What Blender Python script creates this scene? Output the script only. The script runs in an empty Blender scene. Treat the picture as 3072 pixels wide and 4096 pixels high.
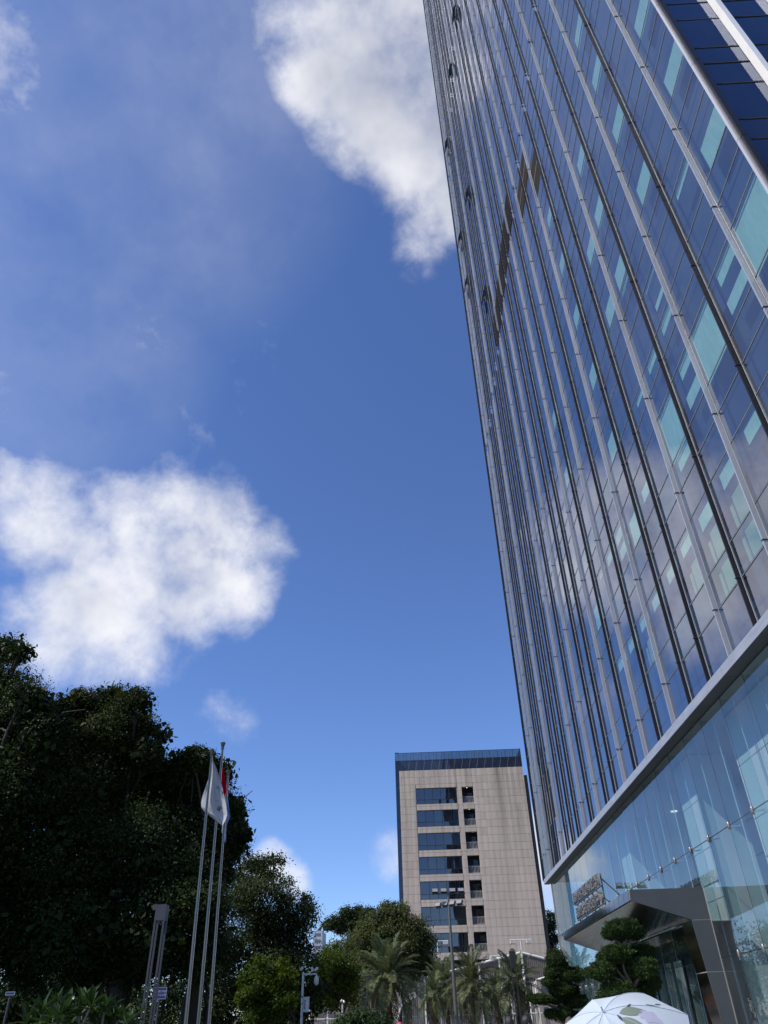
import bpy, math, random
import numpy as np
from mathutils import Vector, Matrix

random.seed(7)
rng = np.random.default_rng(11)
SC = bpy.context.scene
COL = SC.collection

# ------------------------------------------------------------------ camera
FPX, CXP, CYP, EYE = 2861.84, 1536.0, 2048.0, 1.6          # focal length in photo pixels, eye height
R = np.array([[0.999, 0.045, 0.025], [0.047, -0.581, -0.813], [-0.023, 0.813, -0.582]])
_vz = np.array([1425 - CXP, 1950 + CYP, -FPX]); _vz /= np.linalg.norm(_vz)
_vy = np.array([1700 - CXP, -(4092 - CYP), -FPX]); _vy /= np.linalg.norm(_vy)
_vx = np.cross(_vy, _vz); _vx /= np.linalg.norm(_vx)
R = np.array([_vx, _vy, _vz])
cam_d = bpy.data.cameras.new('camera')
cam = bpy.data.objects.new('camera', cam_d); COL.objects.link(cam)
cam_d.sensor_fit = 'VERTICAL'; cam_d.sensor_height = 36.0; cam_d.sensor_width = 27.0
cam_d.lens = 36.0 * FPX / 4096.0
cam_d.clip_start = 0.1; cam_d.clip_end = 6000
mw = Matrix.Identity(4)
for i in range(3):
    for j in range(3):
        mw[i][j] = R[i][j]
mw[2][3] = EYE
cam.matrix_world = mw
SC.camera = cam

def ray(x, y):
    return R @ np.array([x - CXP, -(y - CYP), -FPX])
def onX(x, y, X):
    d = ray(x, y); return d * X / d[0] + np.array([0, 0, EYE])
def onY(x, y, Y):
    d = ray(x, y); return d * Y / d[1] + np.array([0, 0, EYE])
def mpp(x, y, Y):                                         # metres per photo pixel at distance Y
    return Y / ray(x, y)[1]
def dpx(x, y):                                            # coordinates read off a 1659 px wide view of the photo
    return x * 1.8517, y * 1.8517
def project(P):
    q = (np.asarray(P) - np.array([0, 0, EYE])) @ R
    return CXP + FPX * q[..., 0] / -q[..., 2], CYP - FPX * q[..., 1] / -q[..., 2]

# ------------------------------------------------------------------ view, sun, sky
SC.view_settings.view_transform = 'Standard'
SC.view_settings.look = 'None'
SC.view_settings.exposure = 0.15
SC.view_settings.gamma = 1.0
SC.view_settings.use_curve_mapping = False
SC.render.engine = 'CYCLES'
SC.cycles.max_bounces = 10
SC.cycles.transparent_max_bounces = 24
SC.cycles.transmission_bounces = 8
SC.cycles.glossy_bounces = 5
SC.cycles.diffuse_bounces = 3
SC.cycles.caustics_reflective = False
SC.cycles.caustics_refractive = False
SC.cycles.sample_clamp_indirect = 4.0

SUN_EL, SUN_AZ = math.radians(48), math.radians(-112)      # azimuth from +Y towards +X
sun_dir = Vector((math.cos(SUN_EL) * math.sin(SUN_AZ), math.cos(SUN_EL) * math.cos(SUN_AZ), math.sin(SUN_EL)))
sl = bpy.data.lights.new('sun', 'SUN'); sl.energy = 4.3; sl.angle = math.radians(0.53); sl.color = (1.0, 0.93, 0.82)
so = bpy.data.objects.new('sun', sl); COL.objects.link(so)
so.rotation_euler = sun_dir.to_track_quat('Z', 'Y').to_euler()
so.location = (-60, -20, 120)

world = bpy.data.worlds.new('World'); SC.world = world
world.use_nodes = True
wn, wl_ = world.node_tree.nodes, world.node_tree.links
wn.clear()
def WN(t, **k):
    n = wn.new(t)
    for a, b in k.items():
        setattr(n, a, b)
    return n
def wmath(op, a, b=None, c=None, clamp=False):
    n = WN('ShaderNodeMath', operation=op); n.use_clamp = clamp
    for i, v in enumerate((a, b, c)):
        if v is None: continue
        if hasattr(v, 'is_linked') or hasattr(v, 'links'): wl_.new(v, n.inputs[i])
        else: n.inputs[i].default_value = v
    return n.outputs[0]
w_out = WN('ShaderNodeOutputWorld')
w_sky = WN('ShaderNodeTexSky', sky_type='NISHITA', sun_disc=False, sun_elevation=SUN_EL, sun_rotation=SUN_AZ,
           altitude=0.0, air_density=1.0, dust_density=0.0, ozone_density=6.0)
w_bg = WN('ShaderNodeBackground'); w_bg.inputs['Strength'].default_value = 0.15
w_hs = WN('ShaderNodeMixRGB', blend_type='MULTIPLY'); w_hs.inputs[0].default_value = 1.0; w_hs.inputs[2].default_value = (.73, .78, .98, 1)
wl_.new(w_sky.outputs[0], w_hs.inputs[1])
wl_.new(w_hs.outputs[0], w_bg.inputs['Color'])
w_tc = WN('ShaderNodeTexCoord')
w_dir = WN('ShaderNodeVectorMath', operation='NORMALIZE'); wl_.new(w_tc.outputs['Generated'], w_dir.inputs[0])
DIR = w_dir.outputs[0]
CLOUDS = [  # view x, y, radius (photo view px), weight, mirrored in the tower glass
    (762, 60, 145, 1), (702, 150, 97, 1), (822, 200, 164, 1), (902, 320, 135, 1), (962, 100, 242, 1), (962, 430, 106, .9),
    (927, 500, 77, .5), (1092, 250, 261, 1), (1052, -40, 281, 1), (862, -120, 232, 1), (752, 320, 58, .5), (672, 60, 106, .6),
    (310, 1180, 155, 1), (420, 1190, 120, 1), (430, 1245, 90, 1), (330, 1270, 95, .9), (200, 1170, 90, .9), (250, 1070, 75, .85), (140, 1230, 55, .4), (-10, 1045, 62, .85),
    (240, 1270, 60, .4), (490, 1205, 85, .85), (390, 1085, 62, .7), (570, 1180, 60, .5), (-110, 1060, 80, .9), (480, 1265, 95, 1.1), (400, 1310, 85, 1),
    (0, 80, 85, .40), (-70, 60, 130, .6),
    (590, 1890, 55, 1), (630, 1905, 42, .9), (550, 1910, 50, .9), (840, 1820, 40, .42), (860, 1850, 45, .36),
    (1165, 1790, 60, .9), (1170, 1880, 80, .9), (325, 680, 70, .22), (470, 1575, 45, .12),
    (10, 620, 220, .06)]
MIRROR = [(1430, 1160, 190, 1), (1550, 1240, 190, 1), (1300, 1120, 120, .9), (1640, 1060, 130, 1), (1480, 1320, 120, .8), (1380, 1060, 90, .8), (1240, 1200, 90, .8), (1640, 1330, 90, .6)]
w_wn = WN('ShaderNodeTexNoise'); w_wn.inputs['Scale'].default_value = 5.0; w_wn.inputs['Detail'].default_value = 3
wl_.new(DIR, w_wn.inputs['Vector'])
w_wc = WN('ShaderNodeVectorMath', operation='MULTIPLY_ADD'); wl_.new(w_wn.outputs['Color'], w_wc.inputs[0])
w_wc.inputs[1].default_value = (.07, .07, .07); w_wc.inputs[2].default_value = (-.035, -.035, -.035)
w_wa = WN('ShaderNodeVectorMath', operation='ADD'); wl_.new(DIR, w_wa.inputs[0]); wl_.new(w_wc.outputs[0], w_wa.inputs[1])
w_wd = WN('ShaderNodeVectorMath', operation='NORMALIZE'); wl_.new(w_wa.outputs[0], w_wd.inputs[0])
WDIR = w_wd.outputs[0]
field = None
for (cx, cy, r, wgt), mir in [(c, 0) for c in CLOUDS] + [(c, 1) for c in MIRROR]:
    d = ray(*dpx(cx, cy)); d = d / np.linalg.norm(d)
    if mir: d = d * np.array([-1, 1, 1])
    th = r * 1.8517 / FPX * (np.linalg.norm(d @ R) and 1.0) * 1.25
    off = abs((R.T @ (d * (np.array([-1, 1, 1]) if mir else 1)))[2]); th *= off   # a pixel off axis spans less angle
    n = WN('ShaderNodeVectorMath', operation='DOT_PRODUCT'); wl_.new(WDIR, n.inputs[0]); n.inputs[1].default_value = d
    c0 = math.cos(th); k = wgt / (1 - c0)
    v = wmath('MULTIPLY_ADD', n.outputs['Value'], k, -c0 * k)
    field = v if field is None else wmath('SMOOTH_MAX', field, v, 0.25)
field = wmath('MAXIMUM', field, -0.6)
def wnoise(scale, detail, rough, shift=(0, 0, 0), dist=0.0):
    m = WN('ShaderNodeMapping'); m.inputs['Location'].default_value = shift; wl_.new(DIR, m.inputs['Vector'])
    n = WN('ShaderNodeTexNoise'); n.inputs['Scale'].default_value = scale; n.inputs['Detail'].default_value = detail
    n.inputs['Roughness'].default_value = rough; n.inputs['Distortion'].default_value = dist
    wl_.new(m.outputs[0], n.inputs['Vector']); return n.outputs['Fac']
nA = wnoise(6.0, 12, .62, (3.1, 1.7, .4), .08)
sh = np.array(sun_dir) * 0.09
nB = wnoise(6.0, 4, .55, (3.1 - sh[0], 1.7 - sh[1], .4 - sh[2]), .08)
nA2 = wnoise(6.0, 4, .55, (3.1, 1.7, .4), .08)
nC = wnoise(2.2, 3, .5, (8.2, 3.3, 1.0))
nD = wnoise(24.0, 8, .6, (1.1, .7, 2.4), .3)
dens = wmath('ADD', wmath('ADD', field, wmath('MULTIPLY_ADD', nA, 2.1, -1.20)), wmath('MULTIPLY_ADD', nD, .75, -.375))
def wrange(v, a, b, c=0.0, d=1.0, smooth=True):
    n = WN('ShaderNodeMapRange'); n.interpolation_type = 'SMOOTHSTEP' if smooth else 'LINEAR'
    wl_.new(v, n.inputs[0]); n.inputs[1].default_value = a; n.inputs[2].default_value = b
    n.inputs[3].default_value = c; n.inputs[4].default_value = d; return n.outputs[0]
alpha = wrange(dens, -0.15, 1.10)
veil = None
for cx, cy, r in ((230, 230, 520), (40, 700, 420)):         # thin high veil, upper left
    d = ray(*dpx(cx, cy)); d = d / np.linalg.norm(d)
    n = WN('ShaderNodeVectorMath', operation='DOT_PRODUCT'); wl_.new(DIR, n.inputs[0]); n.inputs[1].default_value = d
    v = wrange(n.outputs['Value'], math.cos(r * 1.8517 / FPX), 1.0)
    veil = v if veil is None else wmath('MAXIMUM', veil, v)
veil = wmath('MULTIPLY', wmath('MULTIPLY', veil, wrange(nA, .30, .72, .55, 1.25)), wrange(nC, .25, .75, .07, .19))
thick = wrange(dens, 0.5, 1.6)
rim = wmath('MULTIPLY', wmath('SUBTRACT', nA2, nB), 1.0)
lum = wmath('ADD', wmath('MULTIPLY_ADD', thick, -0.26, 0.90), wmath('ADD', rim, wmath('MULTIPLY_ADD', nC, 0.4, -0.20)))
d = ray(*dpx(990, 130)); d = d / np.linalg.norm(d)         # the big cloud overhead is thicker, so its middle is grey
n = WN('ShaderNodeVectorMath', operation='DOT_PRODUCT'); wl_.new(DIR, n.inputs[0]); n.inputs[1].default_value = d
lum = wmath('MULTIPLY_ADD', wrange(n.outputs['Value'], math.cos(.27), 1.0), -0.26, lum)
lum = wmath('MINIMUM', wmath('MAXIMUM', lum, 0.30), 0.98)
alpha = wmath('MAXIMUM', alpha, veil)
w_ramp = WN('ShaderNodeValToRGB')
w_ramp.color_ramp.elements[0].position = 0.30; w_ramp.color_ramp.elements[0].color = (.34, .37, .47, 1)
w_ramp.color_ramp.elements[1].position = 0.95; w_ramp.color_ramp.elements[1].color = (.90, .90, .93, 1)
wl_.new(lum, w_ramp.inputs[0])
w_cl = WN('ShaderNodeBackground'); w_cl.inputs['Strength'].default_value = 1.0
wl_.new(w_ramp.outputs[0], w_cl.inputs['Color'])
w_mix = WN('ShaderNodeMixShader')
wl_.new(wmath('MULTIPLY', alpha, 0.96), w_mix.inputs[0]); wl_.new(w_bg.outputs[0], w_mix.inputs[1]); wl_.new(w_cl.outputs[0], w_mix.inputs[2])
wl_.new(w_mix.outputs[0], w_out.inputs[0])

# ------------------------------------------------------------------ helpers
def wloc(o):
    v = Vector((0, 0, 0))
    while o is not None:
        v += o.location; o = o.parent
    return v
def tag(o, label, cat, group=None):
    o['label'] = label; o['category'] = cat
    if group: o['group'] = group
    return o
def thing(name, label, cat, loc=(0, 0, 0), group=None):
    o = bpy.data.objects.new(name, None); COL.objects.link(o); o.location = loc
    o.empty_display_size = 0.3
    return tag(o, label, cat, group)
def put(name, mesh, parent=None, loc=(0, 0, 0), rot=None, scale=None, kind=None, label=None):
    o = bpy.data.objects.new(name, mesh); COL.objects.link(o)
    o.location = Vector(loc)
    if parent is not None:
        o.parent = parent; o.location = Vector(loc) - wloc(parent)
    if rot is not None: o.rotation_euler = rot
    if scale is not None: o.scale = scale
    if kind: o['kind'] = kind
    if label: o['label'] = label
    return o
def mesh_np(name, V, F, mat, fm=None, smooth=False):
    """V (n,3), F (m,k) arrays -> mesh"""
    V = np.asarray(V, dtype=np.float32); F = np.asarray(F, dtype=np.int32)
    me = bpy.data.meshes.new(name)
    m, k = F.shape
    me.vertices.add(len(V)); me.vertices.foreach_set('co', V.ravel())
    me.loops.add(m * k); me.loops.foreach_set('vertex_index', F.ravel())
    me.polygons.add(m); me.polygons.foreach_set('loop_start', np.arange(0, m * k, k, dtype=np.int32))
    me.polygons.foreach_set('loop_total', np.full(m, k, dtype=np.int32))
    for mm in (mat if isinstance(mat, (list, tuple)) else [mat]): me.materials.append(mm)
    if fm is not None: me.polygons.foreach_set('material_index', np.asarray(fm, dtype=np.int32))
    if smooth: me.polygons.foreach_set('use_smooth', np.ones(m, dtype=bool))
    me.update(calc_edges=True); me.validate()
    return me
class MB:
    def __init__(s): s.v = []; s.f = []; s.m = []; s.sm = []; s.cm = 0
    def face(s, pts, smooth=False):
        b = len(s.v); s.v += [tuple(p) for p in pts]; s.f.append(tuple(range(b, b + len(pts)))); s.m.append(s.cm); s.sm.append(smooth); return s
    def add(s, pts, faces, smooth=False):
        b = len(s.v); s.v += [tuple(p) for p in pts]
        for f in faces: s.f.append(tuple(b + i for i in f)); s.m.append(s.cm); s.sm.append(smooth)
        return s
    def box(s, x0, x1, y0, y1, z0, z1):
        p = [(x0, y0, z0), (x1, y0, z0), (x1, y1, z0), (x0, y1, z0), (x0, y0, z1), (x1, y0, z1), (x1, y1, z1), (x0, y1, z1)]
        return s.add(p, [(0, 3, 2, 1), (4, 5, 6, 7), (0, 1, 5, 4), (1, 2, 6, 5), (2, 3, 7, 6), (3, 0, 4, 7)])
    def tube(s, pts, radii, n=8, cap=True, smooth=True, squash=1.0):
        pts = [Vector(p) for p in pts]
        if not isinstance(radii, (list, tuple, np.ndarray)): radii = [radii] * len(pts)
        rings = []; up = None
        for i, p in enumerate(pts):
            t = (pts[min(i + 1, len(pts) - 1)] - pts[max(i - 1, 0)]).normalized()
            if up is None:
                a = Vector((1, 0, 0)) if abs(t.x) < .9 else Vector((0, 1, 0))
                up = t.cross(a).normalized()
            up = (up - t * up.dot(t)).normalized(); w = t.cross(up)
            rings.append([p + (up * math.cos(2 * math.pi * k / n) + w * math.sin(2 * math.pi * k / n) * squash) * radii[i] for k in range(n)])
        P = [q for r in rings for q in r]; Fc = []
        for i in range(len(pts) - 1):
            for k in range(n):
                Fc.append((i * n + k, i * n + (k + 1) % n, (i + 1) * n + (k + 1) % n, (i + 1) * n + k))
        s.add(P, Fc, smooth)
        if cap:
            s.face(list(reversed(rings[0]))); s.face(rings[-1])
        return s
    def lathe(s, prof, c=(0, 0, 0), n=16, smooth=True):
        P = []; Fc = []
        for r, z in prof:
            for k in range(n):
                a = 2 * math.pi * k / n; P.append((c[0] + r * math.cos(a), c[1] + r * math.sin(a), c[2] + z))
        for i in range(len(prof) - 1):
            for k in range(n):
                Fc.append((i * n + k, i * n + (k + 1) % n, (i + 1) * n + (k + 1) % n, (i + 1) * n + k))
        s.add(P, Fc, smooth); return s
    def prism(s, poly, axis, a0, a1):
        """poly in the two other axes, extruded along axis ('x','y','z') from a0 to a1"""
        def mk(p, a):
            return {'x': (a, p[0], p[1]), 'y': (p[0], a, p[1]), 'z': (p[0], p[1], a)}[axis]
        n = len(poly); P = [mk(p, a0) for p in poly] + [mk(p, a1) for p in poly]
        return s.add(P, [tuple(range(n)), tuple(reversed(range(n, 2 * n)))] + [(i, i + n, (i + 1) % n + n, (i + 1) % n) for i in range(n)])
    def mesh(s, name, mats):
        me = bpy.data.meshes.new(name); me.from_pydata(s.v, [], s.f)
        for mm in (mats if isinstance(mats, (list, tuple)) else [mats]): me.materials.append(mm)
        me.polygons.foreach_set('material_index', s.m); me.polygons.foreach_set('use_smooth', s.sm)
        me.update(); me.validate(); 
        if len(s.f) == 1: return me
        import bmesh
        bm = bmesh.new(); bm.from_mesh(me); bmesh.ops.recalc_face_normals(bm, faces=bm.faces[:]); bm.to_mesh(me); bm.free()
        return me
    def put(s, name, mats, parent=None, **k):
        return put(name, s.mesh(name, mats), parent, **k)

# ------------------------------------------------------------------ materials
def nodes_of(name):
    m = bpy.data.materials.new(name); m.use_nodes = True
    nt = m.node_tree; nt.nodes.clear(); out = nt.nodes.new('ShaderNodeOutputMaterial'); return m, nt, out
def mat(name, col, rough=.5, metal=0.0, var=.12, scale=3.0, stretch=(1, 1, 1), bump=0.0, bscale=30.0, spec=.5, rvar=.1, stain=None):
    m, nt, out = nodes_of(name); N, L = nt.nodes, nt.links
    b = N.new('ShaderNodeBsdfPrincipled'); L.new(b.outputs[0], out.inputs[0])
    b.inputs['Roughness'].default_value = rough; b.inputs['Metallic'].default_value = metal; b.inputs['Specular IOR Level'].default_value = spec
    tc = N.new('ShaderNodeNewGeometry'); mp = N.new('ShaderNodeMapping'); mp.inputs['Scale'].default_value = stretch
    L.new(tc.outputs['Position'], mp.inputs[0])
    n = N.new('ShaderNodeTexNoise'); n.inputs['Scale'].default_value = scale; n.inputs['Detail'].default_value = 6
    n.inputs['Roughness'].default_value = .65
    L.new(mp.outputs[0], n.inputs['Vector'])
    r = N.new('ShaderNodeValToRGB'); r.color_ramp.elements[0].position = .25; r.color_ramp.elements[1].position = .75
    r.color_ramp.elements[0].color = tuple(max(0, c * (1 - var)) for c in col) + (1,)
    r.color_ramp.elements[1].color = tuple(min(1, c * (1 + var)) for c in col) + (1,)
    L.new(n.outputs['Fac'], r.inputs[0]); L.new(r.outputs[0], b.inputs['Base Color'])
    if stain:                                             # run-off streaks below a roof edge at height stain
        m2 = N.new('ShaderNodeMapping'); m2.inputs['Scale'].default_value = (1, 1, .035); L.new(tc.outputs['Position'], m2.inputs[0])
        s2 = N.new('ShaderNodeTexNoise'); s2.inputs['Scale'].default_value = .85; s2.inputs['Detail'].default_value = 5; s2.inputs['Roughness'].default_value = .7; L.new(m2.outputs[0], s2.inputs['Vector'])
        a1 = N.new('ShaderNodeMapRange'); a1.inputs[1].default_value = .50; a1.inputs[2].default_value = .74; L.new(s2.outputs['Fac'], a1.inputs[0])
        sp = N.new('ShaderNodeSeparateXYZ'); L.new(tc.outputs['Position'], sp.inputs[0])
        a2 = N.new('ShaderNodeMapRange'); a2.inputs[1].default_value = stain - 14; a2.inputs[2].default_value = stain; a2.inputs[3].default_value = .22; a2.inputs[4].default_value = .85; L.new(sp.outputs['Z'], a2.inputs[0])
        a3 = N.new('ShaderNodeMath'); a3.operation = 'MULTIPLY'; L.new(a1.outputs[0], a3.inputs[0]); L.new(a2.outputs[0], a3.inputs[1])
        mc = N.new('ShaderNodeMixRGB'); mc.inputs[2].default_value = (.14, .115, .09, 1); L.new(a3.outputs[0], mc.inputs[0]); L.new(r.outputs[0], mc.inputs[1]); L.new(mc.outputs[0], b.inputs['Base Color'])
    mr = N.new('ShaderNodeMapRange'); mr.inputs[3].default_value = max(0.02, rough - rvar); mr.inputs[4].default_value = min(1, rough + rvar)
    L.new(n.outputs['Fac'], mr.inputs[0]); L.new(mr.outputs[0], b.inputs['Roughness'])
    if bump:
        n2 = N.new('ShaderNodeTexNoise'); n2.inputs['Scale'].default_value = bscale; n2.inputs['Detail'].default_value = 5
        L.new(mp.outputs[0], n2.inputs['Vector'])
        bp = N.new('ShaderNodeBump'); bp.inputs['Strength'].default_value = bump; bp.inputs['Distance'].default_value = .02
        L.new(n2.outputs['Fac'], bp.inputs['Height']); L.new(bp.outputs[0], b.inputs['Normal'])
    return m
def glass(name, tint, refl=(1, 1, 1), ior=1.6, rough=0.01, wave=0.0, wscale=1.0, dirt=.06):
    """architectural glass: tinted see-through, mirror-like at grazing angles"""
    m, nt, out = nodes_of(name); N, L = nt.nodes, nt.links
    tr = N.new('ShaderNodeBsdfTransparent'); tr.inputs[0].default_value = (*tint, 1)
    gl = N.new('ShaderNodeBsdfGlossy'); gl.inputs['Color'].default_value = (*refl, 1); gl.inputs['Roughness'].default_value = rough
    lw = N.new('ShaderNodeLayerWeight'); lw.inputs['Blend'].default_value = .5
    pw = N.new('ShaderNodeMath'); pw.operation = 'POWER'; pw.inputs[1].default_value = 4.2; L.new(lw.outputs['Facing'], pw.inputs[0])
    f0 = ((ior - 1) / (ior + 1)) ** 2
    fr = N.new('ShaderNodeMath'); fr.operation = 'MULTIPLY_ADD'; fr.inputs[1].default_value = 1 - f0; fr.inputs[2].default_value = f0; L.new(pw.outputs[0], fr.inputs[0])
    mx = N.new('ShaderNodeMixShader'); L.new(fr.outputs[0], mx.inputs[0]); L.new(tr.outputs[0], mx.inputs[1]); L.new(gl.outputs[0], mx.inputs[2])
    df = N.new('ShaderNodeBsdfDiffuse'); df.inputs[0].default_value = (.35, .36, .36, 1)
    tc = N.new('ShaderNodeNewGeometry'); ns = N.new('ShaderNodeTexNoise'); ns.inputs['Scale'].default_value = .8; ns.inputs['Detail'].default_value = 7
    L.new(tc.outputs['Position'], ns.inputs['Vector'])
    mr = N.new('ShaderNodeMapRange'); mr.inputs[1].default_value = .35; mr.inputs[2].default_value = .8; mr.inputs[4].default_value = dirt
    L.new(ns.outputs['Fac'], mr.inputs[0])
    m2 = N.new('ShaderNodeMixShader'); L.new(mr.outputs[0], m2.inputs[0]); L.new(mx.outputs[0], m2.inputs[1]); L.new(df.outputs[0], m2.inputs[2])
    L.new(m2.outputs[0], out.inputs[0])
    if wave:
        n2 = N.new('ShaderNodeTexNoise'); n2.inputs['Scale'].default_value = wscale; n2.inputs['Detail'].default_value = 1
        L.new(tc.outputs['Position'], n2.inputs['Vector'])
        bp = N.new('ShaderNodeBump'); bp.inputs['Strength'].default_value = wave; bp.inputs['Distance'].default_value = .1
        L.new(n2.outputs['Fac'], bp.inputs['Height']); L.new(bp.outputs[0], gl.inputs['Normal'])
    return m
def leafmat(name, dark, light, trans=.25, gloss=.6):
    m, nt, out = nodes_of(name); N, L = nt.nodes, nt.links
    ge = N.new('ShaderNodeNewGeometry'); r = N.new('ShaderNodeValToRGB')
    r.color_ramp.elements[0].color = (*dark, 1); r.color_ramp.elements[1].color = (*light, 1)
    tc = N.new('ShaderNodeTexCoord'); ns = N.new('ShaderNodeTexNoise'); ns.inputs['Scale'].default_value = .45; ns.inputs['Detail'].default_value = 3
    L.new(tc.outputs['Object'], ns.inputs['Vector'])
    mm = N.new('ShaderNodeMath'); mm.operation = 'MULTIPLY_ADD'; mm.inputs[1].default_value = .55
    L.new(ge.outputs['Random Per Island'], mm.inputs[0])
    m3 = N.new('ShaderNodeMath'); m3.operation = 'MULTIPLY_ADD'; m3.inputs[1].default_value = 1.3; m3.inputs[2].default_value = -.42
    L.new(ns.outputs['Fac'], m3.inputs[0]); L.new(m3.outputs[0], mm.inputs[2])
    L.new(mm.outputs[0], r.inputs[0])
    b = N.new('ShaderNodeBsdfPrincipled'); b.inputs['Roughness'].default_value = gloss; b.inputs['Specular IOR Level'].default_value = .16
    L.new(r.outputs[0], b.inputs['Base Color'])
    t = N.new('ShaderNodeBsdfTranslucent')
    hs = N.new('ShaderNodeHueSaturation'); hs.inputs['Value'].default_value = 1.7; hs.inputs['Saturation'].default_value = 1.15; hs.inputs['Hue'].default_value = .485
    L.new(r.outputs[0], hs.inputs['Color']); L.new(hs.outputs[0], t.inputs['Color'])
    mx = N.new('ShaderNodeMixShader'); mx.inputs[0].default_value = trans
    L.new(b.outputs[0], mx.inputs[1]); L.new(t.outputs[0], mx.inputs[2]); L.new(mx.outputs[0], out.inputs[0])
    return m

M_vis = glass('tower_vision_glass', (.53, .76, .74), (.93, .92, 1.0), 2.8, .008, .012, .35, .03)
M_spa = glass('tower_spandrel_glass', (.50, .76, .73), (.88, .93, 1.0), 2.9, .012, .012, .35, .05)
M_sou = glass('south_glass_darkened', (.46, .76, .76), (.66, .74, .95), 2.1, .008, .012, .35, .02)  # copy of the tower glass, its reflection dimmed to paint this side darker
M_teal = mat('roller_blind_fabric', (.68, .70, .67), .8, 0, .16, 1.6, (1, 3, .6))
M_greyblind = mat('grey_blind_fabric', (.40, .40, .36), .8, 0, .06, 8)
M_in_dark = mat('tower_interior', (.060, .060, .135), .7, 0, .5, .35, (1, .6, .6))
M_dark = mat('dark_anodised_aluminium', (.022, .021, .024), .38, .4, .25, 2, (1, 1, .1))
M_silv = mat('silver_aluminium', (.45, .47, .50), .38, .45, .12, 2, (1, 1, .08))
M_white_alu = mat('pale_aluminium', (.64, .62, .62), .38, .35, .12, 2, (1, 1, .1))
M_white_fin = mat('white_painted_fin', (.84, .83, .81), .45, 0, .05, 2)
M_gasket = mat('black_gasket', (.015, .015, .017), .6, 0, .2, 3)
M_fascia = mat('fascia_panel_aluminium', (.44, .45, .46), .40, .45, .16, 1.2, (1, .8, 5))
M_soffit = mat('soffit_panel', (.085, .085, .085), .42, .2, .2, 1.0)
M_pod = glass('podium_clear_glass', (.66, .77, .79), (.95, 1, 1), 2.0, .006, .006, .5, .07)
M_podfin = glass('podium_glass_fin', (.70, .86, .86), (.95, 1, 1), 1.6, .02, 0, 1, .10)
M_edge = mat('polished_glass_edge', (.50, .72, .74), .25, 0, .1, 2)
M_lobby = mat('lobby_wall_panel', (.66, .68, .68), .45, 0, .06, 1.0)
M_lobbyd = mat('lobby_grey_wall', (.62, .62, .66), .5, 0, .2, .6)
M_floor = mat('lobby_floor', (.55, .54, .52), .25, 0, .15, 1)
M_steel = mat('stainless_steel', (.55, .54, .51), .22, 1.0, .12, 3, (1, 1, .2))
M_mirror = mat('polished_steel_cladding', (.115, .10, .09), .09, 1.0, .15, .8, (1, .5, 1), .10, 2.2, rvar=.03)
M_plate = mat('grey_portal_plate', (.090, .097, .102), .45, .25, .12, .7)
M_plate_l = mat('pale_edge_trim', (.55, .52, .46), .35, .4, .1, 2)
M_ves = mat('vestibule_dark', (.030, .026, .022), .5, 0, .3, .5)
M_letter = mat('sign_letter_steel', (.19, .185, .18), .4, .15, .2, 4)
M_stone = None

# ------------------------------------------------------------------ ground
b = MB(); b.face([(-3000, -3000, 0), (3000, -3000, 0), (3000, 3000, 0), (-3000, 3000, 0)])
g = b.put('ground', mat('city_ground', (.16, .155, .14), .9, 0, .3, .05), kind='structure')
b = MB(); b.face([(-30, -40, .004), (10.4, -40, .004), (10.4, 86, .004), (-30, 86, .004)])
m_pav = mat('granite_paving', (.21, .205, .20), .75, 0, .18, 1.5, bump=.1)
b.put('plaza_paving', m_pav, kind='structure')

b = MB(); b.face([(-70, 13, .010), (-5.4, 13, .010), (-5.4, 62, .010), (-70, 62, .010)])
b.put('lawn', mat('lawn_soil_and_grass', (.045, .055, .022), .95, 0, .45, 2.5, bump=.6), kind='structure')
# ------------------------------------------------------------------ glass tower
TX, Y0, Y1, ZB, ZT, FH = 10.2, 10.9, 65.3, 10.75, 204.4, 4.80
XE = 48.0
tower = thing('glass_tower', 'tall blue glass office tower with silver and dark vertical fins', 'tower', (30, 38, 0))
FY = [13.05 + 2.095 * k for k in range(25)]               # fin lines on the west face
dark_seq = {}
for i, ch in enumerate('LDLDLDDLDLDLDDLDLDDDLDDLL'):
    dark_seq[i] = ch
fl0 = 12.385
floors = [fl0 + FH * k for k in range(40)]
levels = [ZB]
for z in floors: levels += [z, z + 1.22, z + 3.52]
levels = [z for z in levels if z <= ZT]
if levels[-1] < ZT - .3: levels.append(ZT)
yb = [Y0 + .12] + FY + [Y1]
GAP = .012
def quadmesh(name, m, w, h, axis):
    bb = MB()
    if axis == 'x': bb.face([(0, 0, 0), (0, 0, h), (0, w, h), (0, w, 0)])
    else: bb.face([(0, 0, 0), (w, 0, 0), (w, 0, h), (0, 0, h)])
    return bb.mesh(name, m)
cand = []
for i in range(len(yb) - 1):
    for j in range(len(levels) - 1):
        y0, y1, z0, z1 = yb[i] + GAP, yb[i + 1] - GAP, levels[j] + .018, levels[j + 1] - .018
        xs, ys = project(np.array([[TX, y0, z0], [TX, y1, z0], [TX, y1, z1], [TX, y0, z1]]))
        a = .5 * abs(np.dot(xs, np.roll(ys, -1)) - np.dot(ys, np.roll(xs, -1)))
        vis = (xs.min() < 3072) and (ys.max() > 0) and (ys.min() < 4096)
        cand.append((a if vis else 0, y0, y1, z0, z1, j))
cand.sort(reverse=True)
SKIP_TOP = 230
cache = {}
awn_list = [(985, 40), (977, 155), (968, 310), (1015, 415), (997, 520), (1011, 620), (1051, 640)]   # open awnings (view px)
rest_v, rest_f, rest_m = [], [], []
def tilt():
    return random.gauss(0, .0022), random.gauss(0, .0022)
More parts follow.
